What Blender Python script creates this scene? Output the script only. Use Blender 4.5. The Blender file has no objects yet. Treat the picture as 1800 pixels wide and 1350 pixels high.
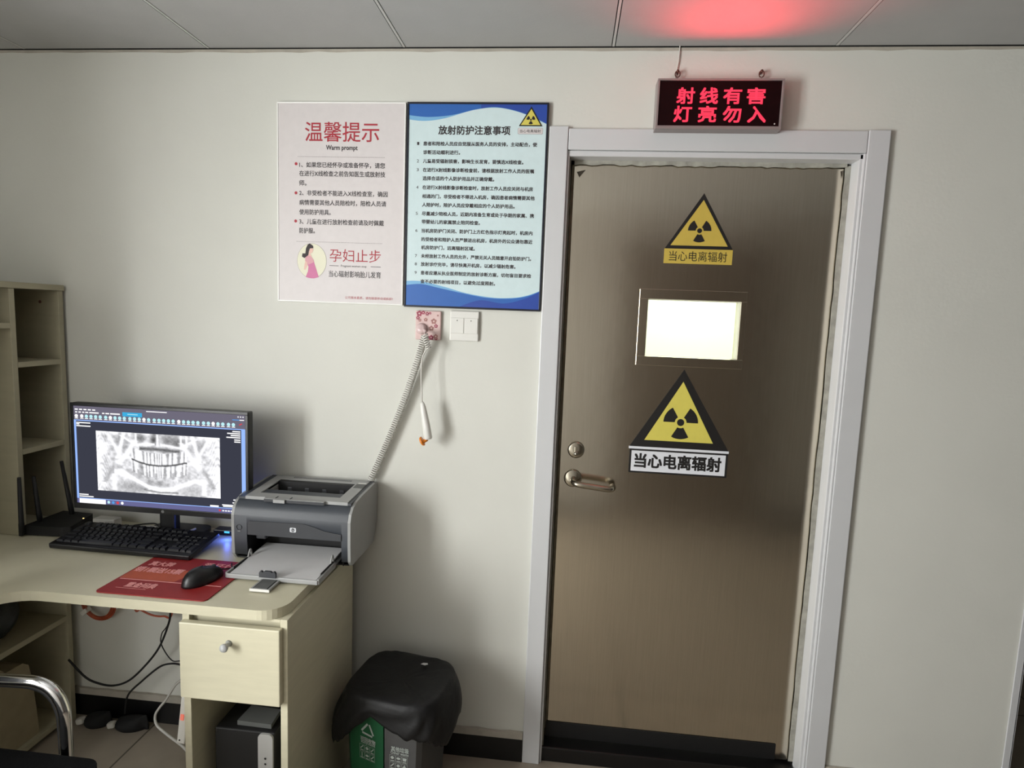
import bpy, bmesh, math, random
import numpy as np
from mathutils import Vector, Matrix
random.seed(7)
SC = bpy.context.scene
COL = SC.collection
R = math.radians

# ------------------------------------------------------------------ camera, world, exposure, light
cam = bpy.data.cameras.new('camera')
cam.sensor_fit = 'HORIZONTAL'; cam.sensor_width = 36.0
cam.lens = 36.0 * 1039.55 / 1800.0
cam.clip_start = 0.02
camo = bpy.data.objects.new('camera', cam); COL.objects.link(camo)
cr = Vector((0.994469, 0.097733, 0.038455)); cu = Vector((-0.048812, 0.105892, 0.993179)); cf = Vector((-0.092994, 0.989563, -0.110076))
M = Matrix((cr, cu, -cf)).transposed().to_4x4()
M.translation = Vector((0.1806, -1.7724, 1.4198))
camo.matrix_world = M
SC.camera = camo
SC.view_settings.view_transform = 'Standard'
SC.view_settings.look = 'None'
SC.view_settings.gamma = 1.0
SC.view_settings.use_curve_mapping = False
SC.view_settings.exposure = 0.0

w = bpy.data.worlds.new('sky'); SC.world = w; w.use_nodes = True
w.node_tree.nodes['Background'].inputs[0].default_value = (0.80, 0.90, 1.0, 1)
w.node_tree.nodes['Background'].inputs[1].default_value = 0.5

def area(name, loc, target, sx, sy, power, col, spread=180):
    l = bpy.data.lights.new(name, 'AREA'); l.shape = 'RECTANGLE'; l.size = sx; l.size_y = sy
    l.energy = power; l.color = col; l.spread = R(spread)
    o = bpy.data.objects.new(name, l); COL.objects.link(o); o.location = loc
    d = Vector(target) - Vector(loc)
    o.rotation_euler = d.to_track_quat('-Z', 'Y').to_euler()
    return o
WIN_Y0, WIN_Y1, WIN_Z0, WIN_Z1 = -2.30, -1.45, 0.50, 1.85
area('window_daylight', (-1.80, (WIN_Y0 + WIN_Y1) / 2, (WIN_Z0 + WIN_Z1) / 2), (0, (WIN_Y0 + WIN_Y1) / 2, (WIN_Z0 + WIN_Z1) / 2), 0.85, 1.35, 108, (0.985, 0.995, 0.99), 158)
area('xray_room_lamp', (0.75, 0.85, 2.12), (0.75, 0.85, 0), 0.9, 0.5, 24, (0.96, 1.0, 1.0))

# ------------------------------------------------------------------ materials
def lin(c):
    return tuple((v / 12.92 if v <= 0.04045 else ((v + 0.055) / 1.055) ** 2.4) for v in [x / 255 for x in c]) + (1,)
def mat(name, rgb, rough=0.6, metal=0.0, noise=0.0, nscale=20, bump=0.0, bscale=60, emit=None, estr=1.0, stretch=None, trans=0.0, coat=0.0, spec=0.5):
    m = bpy.data.materials.new(name); m.use_nodes = True
    nt = m.node_tree; b = nt.nodes['Principled BSDF']
    c = lin(rgb)
    b.inputs['Base Color'].default_value = c
    b.inputs['Roughness'].default_value = rough
    b.inputs['Metallic'].default_value = metal
    b.inputs['Specular IOR Level'].default_value = spec
    if coat: b.inputs['Coat Weight'].default_value = coat
    if trans: b.inputs['Transmission Weight'].default_value = trans
    if emit is not None:
        b.inputs['Emission Color'].default_value = lin(emit); b.inputs['Emission Strength'].default_value = estr
    if noise or bump:
        tc = nt.nodes.new('ShaderNodeTexCoord'); mp = nt.nodes.new('ShaderNodeMapping')
        nt.links.new(tc.outputs['Object'], mp.inputs[0])
        if stretch: mp.inputs['Scale'].default_value = stretch
    if noise:
        n = nt.nodes.new('ShaderNodeTexNoise'); n.inputs['Scale'].default_value = nscale; n.inputs['Detail'].default_value = 5
        nt.links.new(mp.outputs[0], n.inputs['Vector'])
        r = nt.nodes.new('ShaderNodeValToRGB')
        r.color_ramp.elements[0].position = 0.3; r.color_ramp.elements[1].position = 0.7
        r.color_ramp.elements[0].color = tuple(v * (1 - noise) for v in c[:3]) + (1,)
        r.color_ramp.elements[1].color = tuple(min(1, v * (1 + noise)) for v in c[:3]) + (1,)
        nt.links.new(n.outputs['Fac'], r.inputs[0]); nt.links.new(r.outputs[0], b.inputs['Base Color'])
    if bump:
        n2 = nt.nodes.new('ShaderNodeTexNoise'); n2.inputs['Scale'].default_value = bscale; n2.inputs['Detail'].default_value = 4
        nt.links.new(mp.outputs[0], n2.inputs['Vector'])
        bp = nt.nodes.new('ShaderNodeBump'); bp.inputs['Strength'].default_value = bump; bp.inputs['Distance'].default_value = 0.004
        nt.links.new(n2.outputs['Fac'], bp.inputs['Height']); nt.links.new(bp.outputs[0], b.inputs['Normal'])
    return m
def glow(name, rgb, s=1.0):
    m = bpy.data.materials.new(name); m.use_nodes = True; nt = m.node_tree
    nt.nodes.clear(); o = nt.nodes.new('ShaderNodeOutputMaterial'); e = nt.nodes.new('ShaderNodeEmission')
    e.inputs[0].default_value = lin(rgb); e.inputs[1].default_value = s
    nt.links.new(e.outputs[0], o.inputs[0]); return m

WALL = mat('wall_paint', (212, 212, 204), 0.75, noise=0.03, nscale=3, bump=0.10, bscale=90)
WALLIN = mat('inner_wall_paint', (238, 240, 234), 0.8, noise=0.02, nscale=2)
REARR = mat('side_wall_darkened', (84, 82, 78), 0.85, noise=0.03, nscale=3)  # wall colour darkened to cut the light bounced onto the right side
REAR = mat('rear_wall_paint', (180, 177, 172), 0.8, noise=0.03, nscale=3)
TILE = mat('ceiling_tile', (174, 174, 173), 0.8, noise=0.03, nscale=8, bump=0.08, bscale=150)
BAR = mat('ceiling_bar', (196, 196, 193), 0.5, noise=0.02)
GAP = mat('gap_black', (14, 14, 13), 0.9, noise=0.1)
DUST = mat('grey_plaster_edge', (128, 124, 114), 0.9, noise=0.25, nscale=30, bump=0.4, bscale=60)
BASE = mat('black_baseboard', (13, 12, 13), 0.35, noise=0.2, nscale=20)
LEDGE = mat('baseboard_ledge', (176, 170, 158), 0.8, noise=0.1, nscale=25, bump=0.3)
CASING = mat('white_casing', (203, 204, 205), 0.35, noise=0.015, nscale=6)
PUTTY = mat('sealant', (158, 156, 146), 0.8, noise=0.2, nscale=40, bump=0.5, bscale=80)
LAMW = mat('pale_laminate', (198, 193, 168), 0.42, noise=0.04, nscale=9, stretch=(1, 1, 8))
LAMD = mat('pale_laminate_shaded', (168, 162, 138), 0.5, noise=0.05, nscale=9, stretch=(1, 1, 6))  # same laminate as the desk, with shade put into a darker colour
BLACKP = mat('black_plastic', (16, 16, 18), 0.38, noise=0.1, bump=0.05, bscale=300)
BLACKM = mat('matte_black_plastic', (11, 11, 12), 0.6, noise=0.1)
KEYM = mat('key_plastic', (26, 27, 31), 0.35, noise=0.1)
CHARC = mat('charcoal_plastic', (62, 66, 72), 0.45, noise=0.03, bump=0.05, bscale=400)
CHARD = mat('dark_charcoal_plastic', (52, 54, 58), 0.5, noise=0.03)
SILV = mat('silver_grey_plastic', (158, 159, 158), 0.45, noise=0.02)
SILVD = mat('grey_plastic_side', (150, 151, 149), 0.5, noise=0.03)
PAPER = mat('white_paper', (200, 200, 200), 0.8, noise=0.02)
CHROME = mat('chrome', (215, 215, 215), 0.12, 1.0, noise=0.02)
STEELH = mat('brushed_steel', (175, 168, 152), 0.22, 1.0, noise=0.04)
WHITEP = mat('white_plastic', (222, 221, 215), 0.35, noise=0.02)
CREAMP = mat('cream_plastic', (214, 211, 198), 0.4, noise=0.02)
WHITEC = mat('white_cable', (205, 203, 196), 0.45, noise=0.03)
ORANGE = mat('orange_button', (224, 130, 30), 0.3, noise=0.05)
ORNGC = mat('orange_cable', (170, 78, 48), 0.45, noise=0.12, nscale=40)
GREEN = mat('green_plastic', (20, 84, 50), 0.5, noise=0.06)
GREYB = mat('grey_bin_plastic', (74, 74, 74), 0.55, noise=0.05)
BINPR = mat('pale_bin_print', (170, 178, 172), 0.6, noise=0.05)
BAG = mat('black_bin_liner', (20, 20, 21), 0.55, noise=0.15, nscale=12, bump=0.6, bscale=26, spec=0.35)
SHOE = mat('shoe_black', (6, 6, 7), 0.8, noise=0.2)
FABR = mat('black_seat_fabric', (4, 4, 5), 0.95, spec=0.15, noise=0.2, bump=0.3, bscale=300)
SIGNY = mat('sign_yellow', (212, 200, 92), 0.5, noise=0.03, nscale=40)
SIGNY2 = mat('sign_amber_yellow', (196, 172, 76), 0.5, noise=0.03, nscale=40)
SIGNK = mat('sign_black', (24, 22, 21), 0.5, noise=0.1)
SIGNW = mat('sign_white', (220, 222, 226), 0.5, noise=0.02)
POSTW = mat('poster_pink_white', (214, 208, 207), 0.5, noise=0.02, nscale=60)
POSTC = mat('poster_pale_cyan', (205, 224, 226), 0.5, noise=0.02, nscale=60)
POSTB = mat('poster_blue', (42, 98, 176), 0.45, noise=0.05, nscale=12)
POSTD = mat('poster_deep_blue', (38, 70, 158), 0.45, noise=0.05, nscale=12)
POSTL = mat('poster_light_blue', (120, 176, 216), 0.45, noise=0.04, nscale=12)
INKR = mat('red_ink', (168, 36, 52), 0.55, noise=0.05)
INKK = mat('dark_ink', (48, 42, 44), 0.55, noise=0.05)
INKG = mat('grey_ink', (128, 118, 118), 0.55, noise=0.05)
EDGEW = mat('white_board_edge', (238, 238, 234), 0.3, noise=0.01)
EDGEK = mat('navy_black_frame', (14, 18, 34), 0.35, noise=0.05)
OVAL = mat('oval_cream', (226, 224, 200), 0.55, noise=0.02)
HAIR = mat('printed_hair', (40, 28, 30), 0.6, noise=0.1)
SKINP = mat('printed_skin', (228, 190, 176), 0.6, noise=0.03)
DRESS1 = mat('printed_blouse', (216, 160, 168), 0.6, noise=0.05)
DRESS2 = mat('printed_skirt', (206, 120, 160), 0.6, noise=0.06)
FLORAL = mat('floral_cover_base', (214, 186, 182), 0.5, noise=0.05)
FLOR1 = mat('floral_rose', (150, 52, 78), 0.5, noise=0.2, nscale=80)
FLOR2 = mat('floral_brown', (160, 110, 104), 0.5, noise=0.2, nscale=80)
PADR = mat('red_mouse_mat', (136, 24, 24), 0.55, noise=0.05, nscale=60)
PADM = mat('crimson_mat_panel', (142, 24, 46), 0.55, noise=0.05, nscale=60)
PADO = mat('orange_mat_panel', (176, 78, 48), 0.55, noise=0.05, nscale=60)
PADP = mat('pink_mat_print', (226, 150, 146), 0.6, noise=0.05)
SOFTG = mat('grey_card', (90, 92, 90), 0.5, noise=0.05)
TOWERS = mat('tower_silver', (178, 178, 176), 0.4, 0.2, noise=0.03)
KRAFT = mat('beige_paper_bag', (150, 138, 112), 0.8, noise=0.08, bump=0.3, bscale=12)
CLOUDB = mat('dark_plastic_bag', (34, 38, 38), 0.4, noise=0.3, bump=0.6, bscale=14)
BROWN = mat('reflection_door_brown', (112, 102, 92), 0.5, noise=0.1, stretch=(6, 6, 1))
CLEAR = mat('clear_hook_plastic', (214, 190, 188), 0.15, noise=0.02)
RUST = mat('rusty_hook', (104, 66, 56), 0.5, 0.3, noise=0.3, nscale=200)
LEDRED = glow('led_red', (255, 62, 88), 1.25)
LEDPANEL = mat('led_panel', (24, 3, 5), 0.35, noise=0.2, nscale=60, spec=0.15)
LEDFRAME = mat('led_frame_aluminium', (150, 140, 138), 0.4, 0.3, noise=0.03)
STAIN = mat('adhesive_residue', (92, 86, 76), 0.7, noise=0.2, nscale=60)

# brushed stainless door: metal with vertical brushing and cloudy gloss
def steel():
    m = bpy.data.materials.new('stainless_door_steel'); m.use_nodes = True; nt = m.node_tree; b = nt.nodes['Principled BSDF']
    b.inputs['Metallic'].default_value = 1.0
    tc = nt.nodes.new('ShaderNodeTexCoord'); mp = nt.nodes.new('ShaderNodeMapping'); mp.inputs['Scale'].default_value = (140, 140, 3)
    nt.links.new(tc.outputs['Object'], mp.inputs[0])
    n = nt.nodes.new('ShaderNodeTexNoise'); n.inputs['Scale'].default_value = 2.0; n.inputs['Detail'].default_value = 3
    nt.links.new(mp.outputs[0], n.inputs['Vector'])
    n2 = nt.nodes.new('ShaderNodeTexNoise'); n2.inputs['Scale'].default_value = 2.6; n2.inputs['Detail'].default_value = 4
    nt.links.new(tc.outputs['Object'], n2.inputs['Vector'])
    rr = nt.nodes.new('ShaderNodeMapRange'); rr.inputs[3].default_value = 0.13; rr.inputs[4].default_value = 0.22
    nt.links.new(n2.outputs['Fac'], rr.inputs[0]); nt.links.new(rr.outputs[0], b.inputs['Roughness'])
    cr_ = nt.nodes.new('ShaderNodeValToRGB')
    cr_.color_ramp.elements[0].color = lin((206, 198, 182)); cr_.color_ramp.elements[1].color = lin((224, 216, 200))
    nt.links.new(n.outputs['Fac'], cr_.inputs[0]); nt.links.new(cr_.outputs[0], b.inputs['Base Color'])
    bp = nt.nodes.new('ShaderNodeBump'); bp.inputs['Strength'].default_value = 0.10; bp.inputs['Distance'].default_value = 0.02
    nt.links.new(n2.outputs['Fac'], bp.inputs['Height']); nt.links.new(bp.outputs[0], b.inputs['Normal'])
    return m
STEEL = steel()

def floor_mat():
    m = bpy.data.materials.new('floor_tile'); m.use_nodes = True; nt = m.node_tree; b = nt.nodes['Principled BSDF']
    tc = nt.nodes.new('ShaderNodeTexCoord'); mp = nt.nodes.new('ShaderNodeMapping'); mp.inputs['Location'].default_value = (1.16, 0.30, 0)
    nt.links.new(tc.outputs['Object'], mp.inputs[0])
    br = nt.nodes.new('ShaderNodeTexBrick'); br.offset = 0.0; br.inputs['Scale'].default_value = 1.0
    br.inputs['Brick Width'].default_value = 0.8; br.inputs['Row Height'].default_value = 0.8; br.inputs['Mortar Size'].default_value = 0.003
    br.inputs['Color1'].default_value = lin((164, 153, 138)); br.inputs['Color2'].default_value = lin((160, 150, 136)); br.inputs['Mortar'].default_value = lin((84, 78, 68))
    nt.links.new(mp.outputs[0], br.inputs['Vector'])
    n = nt.nodes.new('ShaderNodeTexNoise'); n.inputs['Scale'].default_value = 14; nt.links.new(tc.outputs['Object'], n.inputs['Vector'])
    mx = nt.nodes.new('ShaderNodeMixRGB'); mx.blend_type = 'MULTIPLY'; mx.inputs[0].default_value = 0.25
    nt.links.new(br.outputs[0], mx.inputs[1]); nt.links.new(n.outputs['Fac'], mx.inputs[2])
    nt.links.new(mx.outputs[0], b.inputs['Base Color']); b.inputs['Roughness'].default_value = 0.35
    return m
FLOOR = floor_mat()

def glass():
    m = bpy.data.materials.new('lead_glass'); m.use_nodes = True; nt = m.node_tree; nt.nodes.clear()
    o = nt.nodes.new('ShaderNodeOutputMaterial'); mix = nt.nodes.new('ShaderNodeMixShader'); t = nt.nodes.new('ShaderNodeBsdfTransparent'); g = nt.nodes.new('ShaderNodeBsdfGlossy')
    t.inputs[0].default_value = lin((250, 252, 238)); g.inputs['Roughness'].default_value = 0.05
    mix.inputs[0].default_value = 0.06
    nt.links.new(t.outputs[0], mix.inputs[1]); nt.links.new(g.outputs[0], mix.inputs[2]); nt.links.new(mix.outputs[0], o.inputs[0]); return m
GLASS = glass()

# ------------------------------------------------------------------ mesh builder
class MB:
    def __init__(s): s.v = []; s.f = []; s.mi = []; s.mats = []; s.sm = []
    def slot(s, m):
        if m not in s.mats: s.mats.append(m)
        return s.mats.index(m)
    def add(s, vs, fs, m, smooth=False, T=None):
        b = len(s.v); k = s.slot(m)
        for p in vs:
            p = Vector(p)
            s.v.append(T @ p if T is not None else p)
        for f in fs:
            s.f.append(tuple(b + i for i in f)); s.mi.append(k); s.sm.append(smooth)
        return s
    def box(s, x0, x1, y0, y1, z0, z1, m, bev=0.0, seg=2, T=None):
        bm = bmesh.new()
        bmesh.ops.create_cube(bm, size=1.0)
        for v in bm.verts:
            v.co = Vector(((x0 + x1) / 2 + v.co.x * (x1 - x0), (y0 + y1) / 2 + v.co.y * (y1 - y0), (z0 + z1) / 2 + v.co.z * (z1 - z0)))
        if bev > 0:
            bmesh.ops.bevel(bm, geom=bm.edges[:], offset=bev, segments=seg, profile=0.5, affect='EDGES')
        bm.verts.index_update()
        s.add([v.co.copy() for v in bm.verts], [[v.index for v in f.verts] for f in bm.faces], m, False, T)
        bm.free(); return s
    def prism(s, pts, fn, d0, d1, m, T=None, cap=True, smooth=False):
        # pts: closed 2-D outline, fn(u, v, d) -> 3-D
        n = len(pts)
        vs = [fn(u, v, d0) for u, v in pts] + [fn(u, v, d1) for u, v in pts]
        if cap: s.add(vs, [list(range(n)), list(range(n, 2 * n))[::-1]], m, False, T)
        s.add(vs, [(i, (i + 1) % n, n + (i + 1) % n, n + i) for i in range(n)], m, smooth, T); return s
    def tube(s, pts, r, m, n=10, closed=False, T=None, caps=True):
        pts = [Vector(p) for p in pts]; N = len(pts); rs = r if isinstance(r, (list, tuple)) else [r] * N
        vs = []; fs = []; prev = None
        for i, p in enumerate(pts):
            t = (pts[(i + 1) % N] - pts[i - 1]) if closed else (pts[min(i + 1, N - 1)] - pts[max(i - 1, 0)])
            t.normalize()
            if prev is None:
                a = Vector((0, 0, 1)) if abs(t.z) < 0.9 else Vector((1, 0, 0))
                u = t.cross(a).normalized()
            else:
                u = (prev - t * prev.dot(t)).normalized()
            prev = u; vv = t.cross(u)
            for k in range(n):
                an = 2 * math.pi * k / n
                vs.append(p + (u * math.cos(an) + vv * math.sin(an)) * rs[i])
        for i in range(N if closed else N - 1):
            j = (i + 1) % N
            for k in range(n):
                fs.append((i * n + k, i * n + (k + 1) % n, j * n + (k + 1) % n, j * n + k))
        s.add(vs, fs, m, True, T)
        if not closed and caps:
            b = len(s.v) - len(vs)
            k = s.slot(m)
            s.f.append(tuple(b + q for q in range(n))[::-1]); s.mi.append(k); s.sm.append(False)
            s.f.append(tuple(b + (N - 1) * n + q for q in range(n))); s.mi.append(k); s.sm.append(False)
        return s
    def lathe(s, prof, m, origin=(0, 0, 0), axis='Z', n=24, T=None, smooth=True):
        vs = []; fs = []
        for r, h in prof:
            for k in range(n):
                a = 2 * math.pi * k / n; c, d = r * math.cos(a), r * math.sin(a)
                q = {'Z': (c, d, h), 'Y': (c, h, d), 'X': (h, c, d)}[axis]
                vs.append(Vector(q) + Vector(origin))
        for i in range(len(prof) - 1):
            for k in range(n):
                fs.append((i * n + k, i * n + (k + 1) % n, (i + 1) * n + (k + 1) % n, (i + 1) * n + k))
        fs.append(tuple(range(n))[::-1]); fs.append(tuple((len(prof) - 1) * n + k for k in range(n)))
        return s.add(vs, fs, m, smooth, T)
    def flat(s, pts, m, T=None):
        return s.add(pts, [list(range(len(pts)))], m, False, T)
    def build(s, name, parent=None, local=False, bevmod=0.0):
        me = bpy.data.meshes.new(name)
        off = Vector((0, 0, 0))
        inv = None
        if parent is not None and not local:
            loc = parent.location.copy(); rz = parent.rotation_euler.z
            q = parent.parent
            inv = (Matrix.Translation(loc) @ Matrix.Rotation(rz, 4, 'Z')).inverted()
            while q is not None:
                inv = inv @ (Matrix.Translation(q.location) @ Matrix.Rotation(q.rotation_euler.z, 4, 'Z')).inverted()
                q = q.parent
        vs = [(inv @ p if inv is not None else p)[:] for p in s.v]
        me.from_pydata(vs, [], s.f)
        for m in s.mats: me.materials.append(m)
        me.polygons.foreach_set('material_index', s.mi)
        me.polygons.foreach_set('use_smooth', s.sm)
        me.validate(); me.update()
        bm = bmesh.new(); bm.from_mesh(me); bmesh.ops.recalc_face_normals(bm, faces=bm.faces[:]); bm.to_mesh(me); bm.free()
        o = bpy.data.objects.new(name, me); COL.objects.link(o)
        if parent is not None: o.parent = parent
        if bevmod:
            b = o.modifiers.new('bevel', 'BEVEL'); b.width = bevmod; b.segments = 2; b.limit_method = 'ANGLE'
        return o

def XZ(y):            # drawing plane facing -y: (u, v, d) -> x, z, depth towards the room
    return lambda u, v, d: Vector((u, y - d, v))
def XY(z):
    return lambda u, v, d: Vector((u, v, z + d))
def YZ(x):            # faces +x
    return lambda u, v, d: Vector((x + d, u, v))

def rrect(x0, x1, y0, y1, r, n=6):
    out = []
    for cx, cy, a0 in ((x1 - r, y1 - r, 0), (x0 + r, y1 - r, 90), (x0 + r, y0 + r, 180), (x1 - r, y0 + r, 270)):
        for k in range(n + 1):
            a = R(a0 + 90 * k / n); out.append((cx + r * math.cos(a), cy + r * math.sin(a)))
    return out
def circ(cx, cy, rx, ry=None, n=28):
    ry = ry or rx
    return [(cx + rx * math.cos(2 * math.pi * k / n), cy + ry * math.sin(2 * math.pi * k / n)) for k in range(n)]
def thing(name, label=None, cat=None, loc=(0, 0, 0), rz=0, group=None, kind=None):
    o = bpy.data.objects.new(name, None); COL.objects.link(o); o.location = loc; o.rotation_euler = (0, 0, rz); o.empty_display_size = 0.05
    return tag(o, label, cat, group, kind)
def tag(o, label=None, cat=None, group=None, kind=None):
    if label: o['label'] = label
    if cat: o['category'] = cat
    if group: o['group'] = group
    if kind: o['kind'] = kind
    return o
def smooth_path(pts, n=8, closed=False):
    P = [Vector(p) for p in pts]; out = []; N = len(P)
    rng = range(N if closed else N - 1)
    for i in rng:
        p0 = P[(i - 1) % N] if (closed or i > 0) else P[0]; p1 = P[i]; p2 = P[(i + 1) % N]; p3 = P[(i + 2) % N] if (closed or i + 2 < N) else P[-1]
        for k in range(n):
            t = k / n
            out.append(0.5 * ((2 * p1) + (-p0 + p2) * t + (2 * p0 - 5 * p1 + 4 * p2 - p3) * t * t + (-p0 + 3 * p1 - 3 * p2 + p3) * t ** 3))
    if not closed: out.append(P[-1])
    return out

# lettering: glyph outlines triangulated into the mesh they are printed on
_tc = {}
def glyphs(body, bold=0.0):
    key = (body, bold)
    if key not in _tc:
        c = bpy.data.curves.new('lettering', 'FONT'); c.body = body; c.size = 1.0; c.resolution_u = 2; c.offset = bold
        o = bpy.data.objects.new('lettering', c); COL.objects.link(o)
        dg = bpy.context.evaluated_depsgraph_get(); dg.update()
        me = o.evaluated_get(dg).to_mesh()
        vs = [v.co.copy() for v in me.vertices]; fs = [list(p.vertices) for p in me.polygons]
        o.evaluated_get(dg).to_mesh_clear()
        bpy.data.objects.remove(o); bpy.data.curves.remove(c)
        _tc[key] = (vs, fs)
    return _tc[key]
def text(mb, body, m, x0, x1, zc, h, fn, bold=0.0, d=0.0004, shear=0.0):
    """line of writing fitted between u = x0..x1, centred on v = zc, full glyph height h, on plane fn"""
    vs, fs = glyphs(body)
    if not vs: return
    a0 = min(v.x for v in vs); a1 = max(v.x for v in vs); b0 = min(v.y for v in vs); b1 = max(v.y for v in vs)
    sx = (x1 - x0) / (a1 - a0); sz = h / (b1 - b0)
    k = bold * h
    x0 += k; sx = (x1 - k - x0) / (a1 - a0)
    # heavier strokes: the same outline laid a hair's breadth apart
    for q, (ox, oz) in enumerate(((0, 0),) if k == 0 else ((-k, -k), (k, k), (-k, k), (k, -k), (0, 0))):
        mb.add([fn(x0 + ox + (v.x - a0) * sx, zc + oz + (v.y - (b0 + b1) / 2) * sz, d + q * 0.00002) for v in vs], fs, m)
def poly(mb, pts, m, fn, d):
    mb.flat([fn(u, v, d) for u, v in pts], m)

# ------------------------------------------------------------------ room shell
XL, XR, YR, H = -1.75, 2.90, -2.35, 2.1885
DX0, DX1, DZ = 0.150, 0.966, 1.905          # door opening
XC = 1.545                                   # end of the back wall
mb = MB(); mb.box(XL - 0.1, XR, YR, 1.5, -0.1, 0.0, FLOOR); tag(mb.build('floor'), kind='structure')
mb = MB()
mb.box(XL - 0.1, DX0, 0, 0.15, 0, H + 0.05, WALL); mb.box(DX1, XC, 0, 0.15, 0, H + 0.05, WALL); mb.box(DX0, DX1, 0, 0.15, DZ, H + 0.05, WALL)
tag(mb.build('wall_back'), kind='structure')
mb = MB()
mb.box(XL - 0.1, XL, YR, WIN_Y0, 0, H + 0.05, WALL); mb.box(XL - 0.1, XL, WIN_Y1, 0, 0, H + 0.05, WALL)
mb.box(XL - 0.1, XL, WIN_Y0, WIN_Y1, 0, WIN_Z0, WALL); mb.box(XL - 0.1, XL, WIN_Y0, WIN_Y1, WIN_Z1, H + 0.05, WALL)
tag(mb.build('wall_left'), kind='structure')
mb = MB(); mb.box(XL - 0.1, XR, YR - 0.1, YR, 0, H + 0.05, REAR); tag(mb.build('wall_rear'), kind='structure')
mb = MB(); mb.box(XR, XR + 0.1, YR - 0.1, 1.5, 0, H + 0.05, REARR); tag(mb.build('wall_right'), kind='structure')
mb = MB(); mb.box(XC - 0.03, XC + 0.0, 0.151, 1.4, 0, H + 0.05, WALL); mb.box(XC - 0.03, XR, 1.4, 1.5, 0, H + 0.05, REARR); tag(mb.build('wall_recess'), kind='structure')
# room behind the protective door
mb = MB()
mb.box(-0.32, -0.22, 0.151, 1.45, 0, H, WALLIN); mb.box(-0.32, XC - 0.031, 1.40, 1.50, 0, H, WALLIN)
mb.box(XC - 0.05, XC - 0.031, 0.151, 1.40, 0, H, WALLIN); mb.box(-0.32, XC - 0.031, 0.151, 1.45, H - 0.03, H, WALLIN)
tag(mb.build('wall_xray_room'), kind='structure')
# ceiling: tiles on a metal grid
mb = MB()
mb.box(XL - 0.1, XR, YR, 1.5, H + 0.030, H + 0.045, GAP)
JX = [-1.5369 + 0.6 * k for k in range(-1, 9)]
JY = [0.338, -0.262 - 0.30, -1.162, -1.762, -2.36]
xs = [XL] + [x for x in JX if XL < x < XR] + [XR]
ys = [1.5, 0.62, -0.004, -0.575, -1.162, -1.762, YR]
G = 0.0060
for i in range(len(xs) - 1):
    for j in range(len(ys) - 1):
        a, b, c, d = xs[i] + G, xs[i + 1] - G, ys[j + 1] + G, ys[j] - (G if j != 2 else 0)
        if b - a < 0.01: continue
        lift = 0.0
        mb.box(a, b, c, d, H + lift, H + 0.02 + lift, TILE)
tag(mb.build('ceiling'), kind='structure')
mb = MB()
for x in xs[1:-1]: mb.box(x - 0.0032, x + 0.0032, YR, -0.004, H - 0.0005, H + 0.02, BAR)
for y in ys[3:-1]: mb.box(XL, XR, y - 0.0032, y + 0.0032, H, H + 0.02, BAR)
tag(mb.build('trim_1'), kind='structure')
# uneven plaster line along the top of the wall
mb = MB()
n = 60; up = []; lo = []
for k in range(n + 1):
    x = XL + (XC - XL) * k / n
    up.append((x, H - 0.0030)); lo.append((x, H - 0.009 - 0.004 * random.random()))
mb.prism(up + lo[::-1], XZ(-0.0002), 0, 0.0012, LEDGE)
mb.prism([(XL, H - 0.0030), (XC, H - 0.0030), (XC, H + 0.001), (XL, H + 0.001)], XZ(-0.0002), 0, 0.0014, GAP)
tag(mb.build('trim_2'), kind='structure')
# baseboards
mb = MB(); mb.box(XL, 0.0925, -0.012, -0.0005, 0, 0.076, BASE)
n = 50; up = []; lo = []
for k in range(n + 1):
    x = XL + (0.0925 - XL) * k / n
    up.append((x, 0.096 + 0.004 * random.random())); lo.append((x, 0.075 - 0.002 * random.random()))
mb.prism(up + lo[::-1], XZ(-0.0005), 0, 0.010, LEDGE)
tag(mb.build('baseboard_left'), kind='structure')
mb = MB(); mb.box(1.022, XC, -0.012, -0.0005, 0, 0.076, BASE); mb.box(1.022, XC, -0.010, -0.0005, 0.076, 0.092, LEDGE)
tag(mb.build('baseboard_right'), kind='structure')
mb = MB(); mb.box(XL, XR, YR + 0.0005, YR + 0.02, 0, 0.12, BASE); tag(mb.build('baseboard_rear'), kind='structure')
# corner guard at the right end of the wall
mb = MB(); mb.box(XC - 0.018, XC + 0.004, -0.004, -0.0005, 0, H, CASING, 0.0012); mb.box(XC + 0.0005, XC + 0.004, -0.004, 0.02, 0, H, CASING); tag(mb.build('trim_3'), kind='structure')
# unseen rear door added for its dark reflection in the steel; left-wall window
d2 = thing('reflection_door', kind='structure', loc=(1.0, YR, 0))
mb = MB(); mb.box(0.52, 1.50, YR + 0.0005, YR + 0.035, 0, 1.98, BROWN, 0.003); mb.build('reflection_door_panel', d2)
w1 = thing('window_1', kind='structure', loc=(XL, (WIN_Y0 + WIN_Y1) / 2, WIN_Z0))
mb = MB()
for a, b, c, d in ((WIN_Y0, WIN_Y1, WIN_Z0, WIN_Z0 + 0.05), (WIN_Y0, WIN_Y1, WIN_Z1 - 0.05, WIN_Z1), (WIN_Y0, WIN_Y0 + 0.05, WIN_Z0, WIN_Z1), (WIN_Y1 - 0.05, WIN_Y1, WIN_Z0, WIN_Z1), ((WIN_Y0 + WIN_Y1) / 2 - 0.02, (WIN_Y0 + WIN_Y1) / 2 + 0.02, WIN_Z0, WIN_Z1)):
    mb.box(XL - 0.035, XL - 0.005, a, b, c, d, CASING, 0.003)
mb.build('window_frame', w1)

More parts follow.
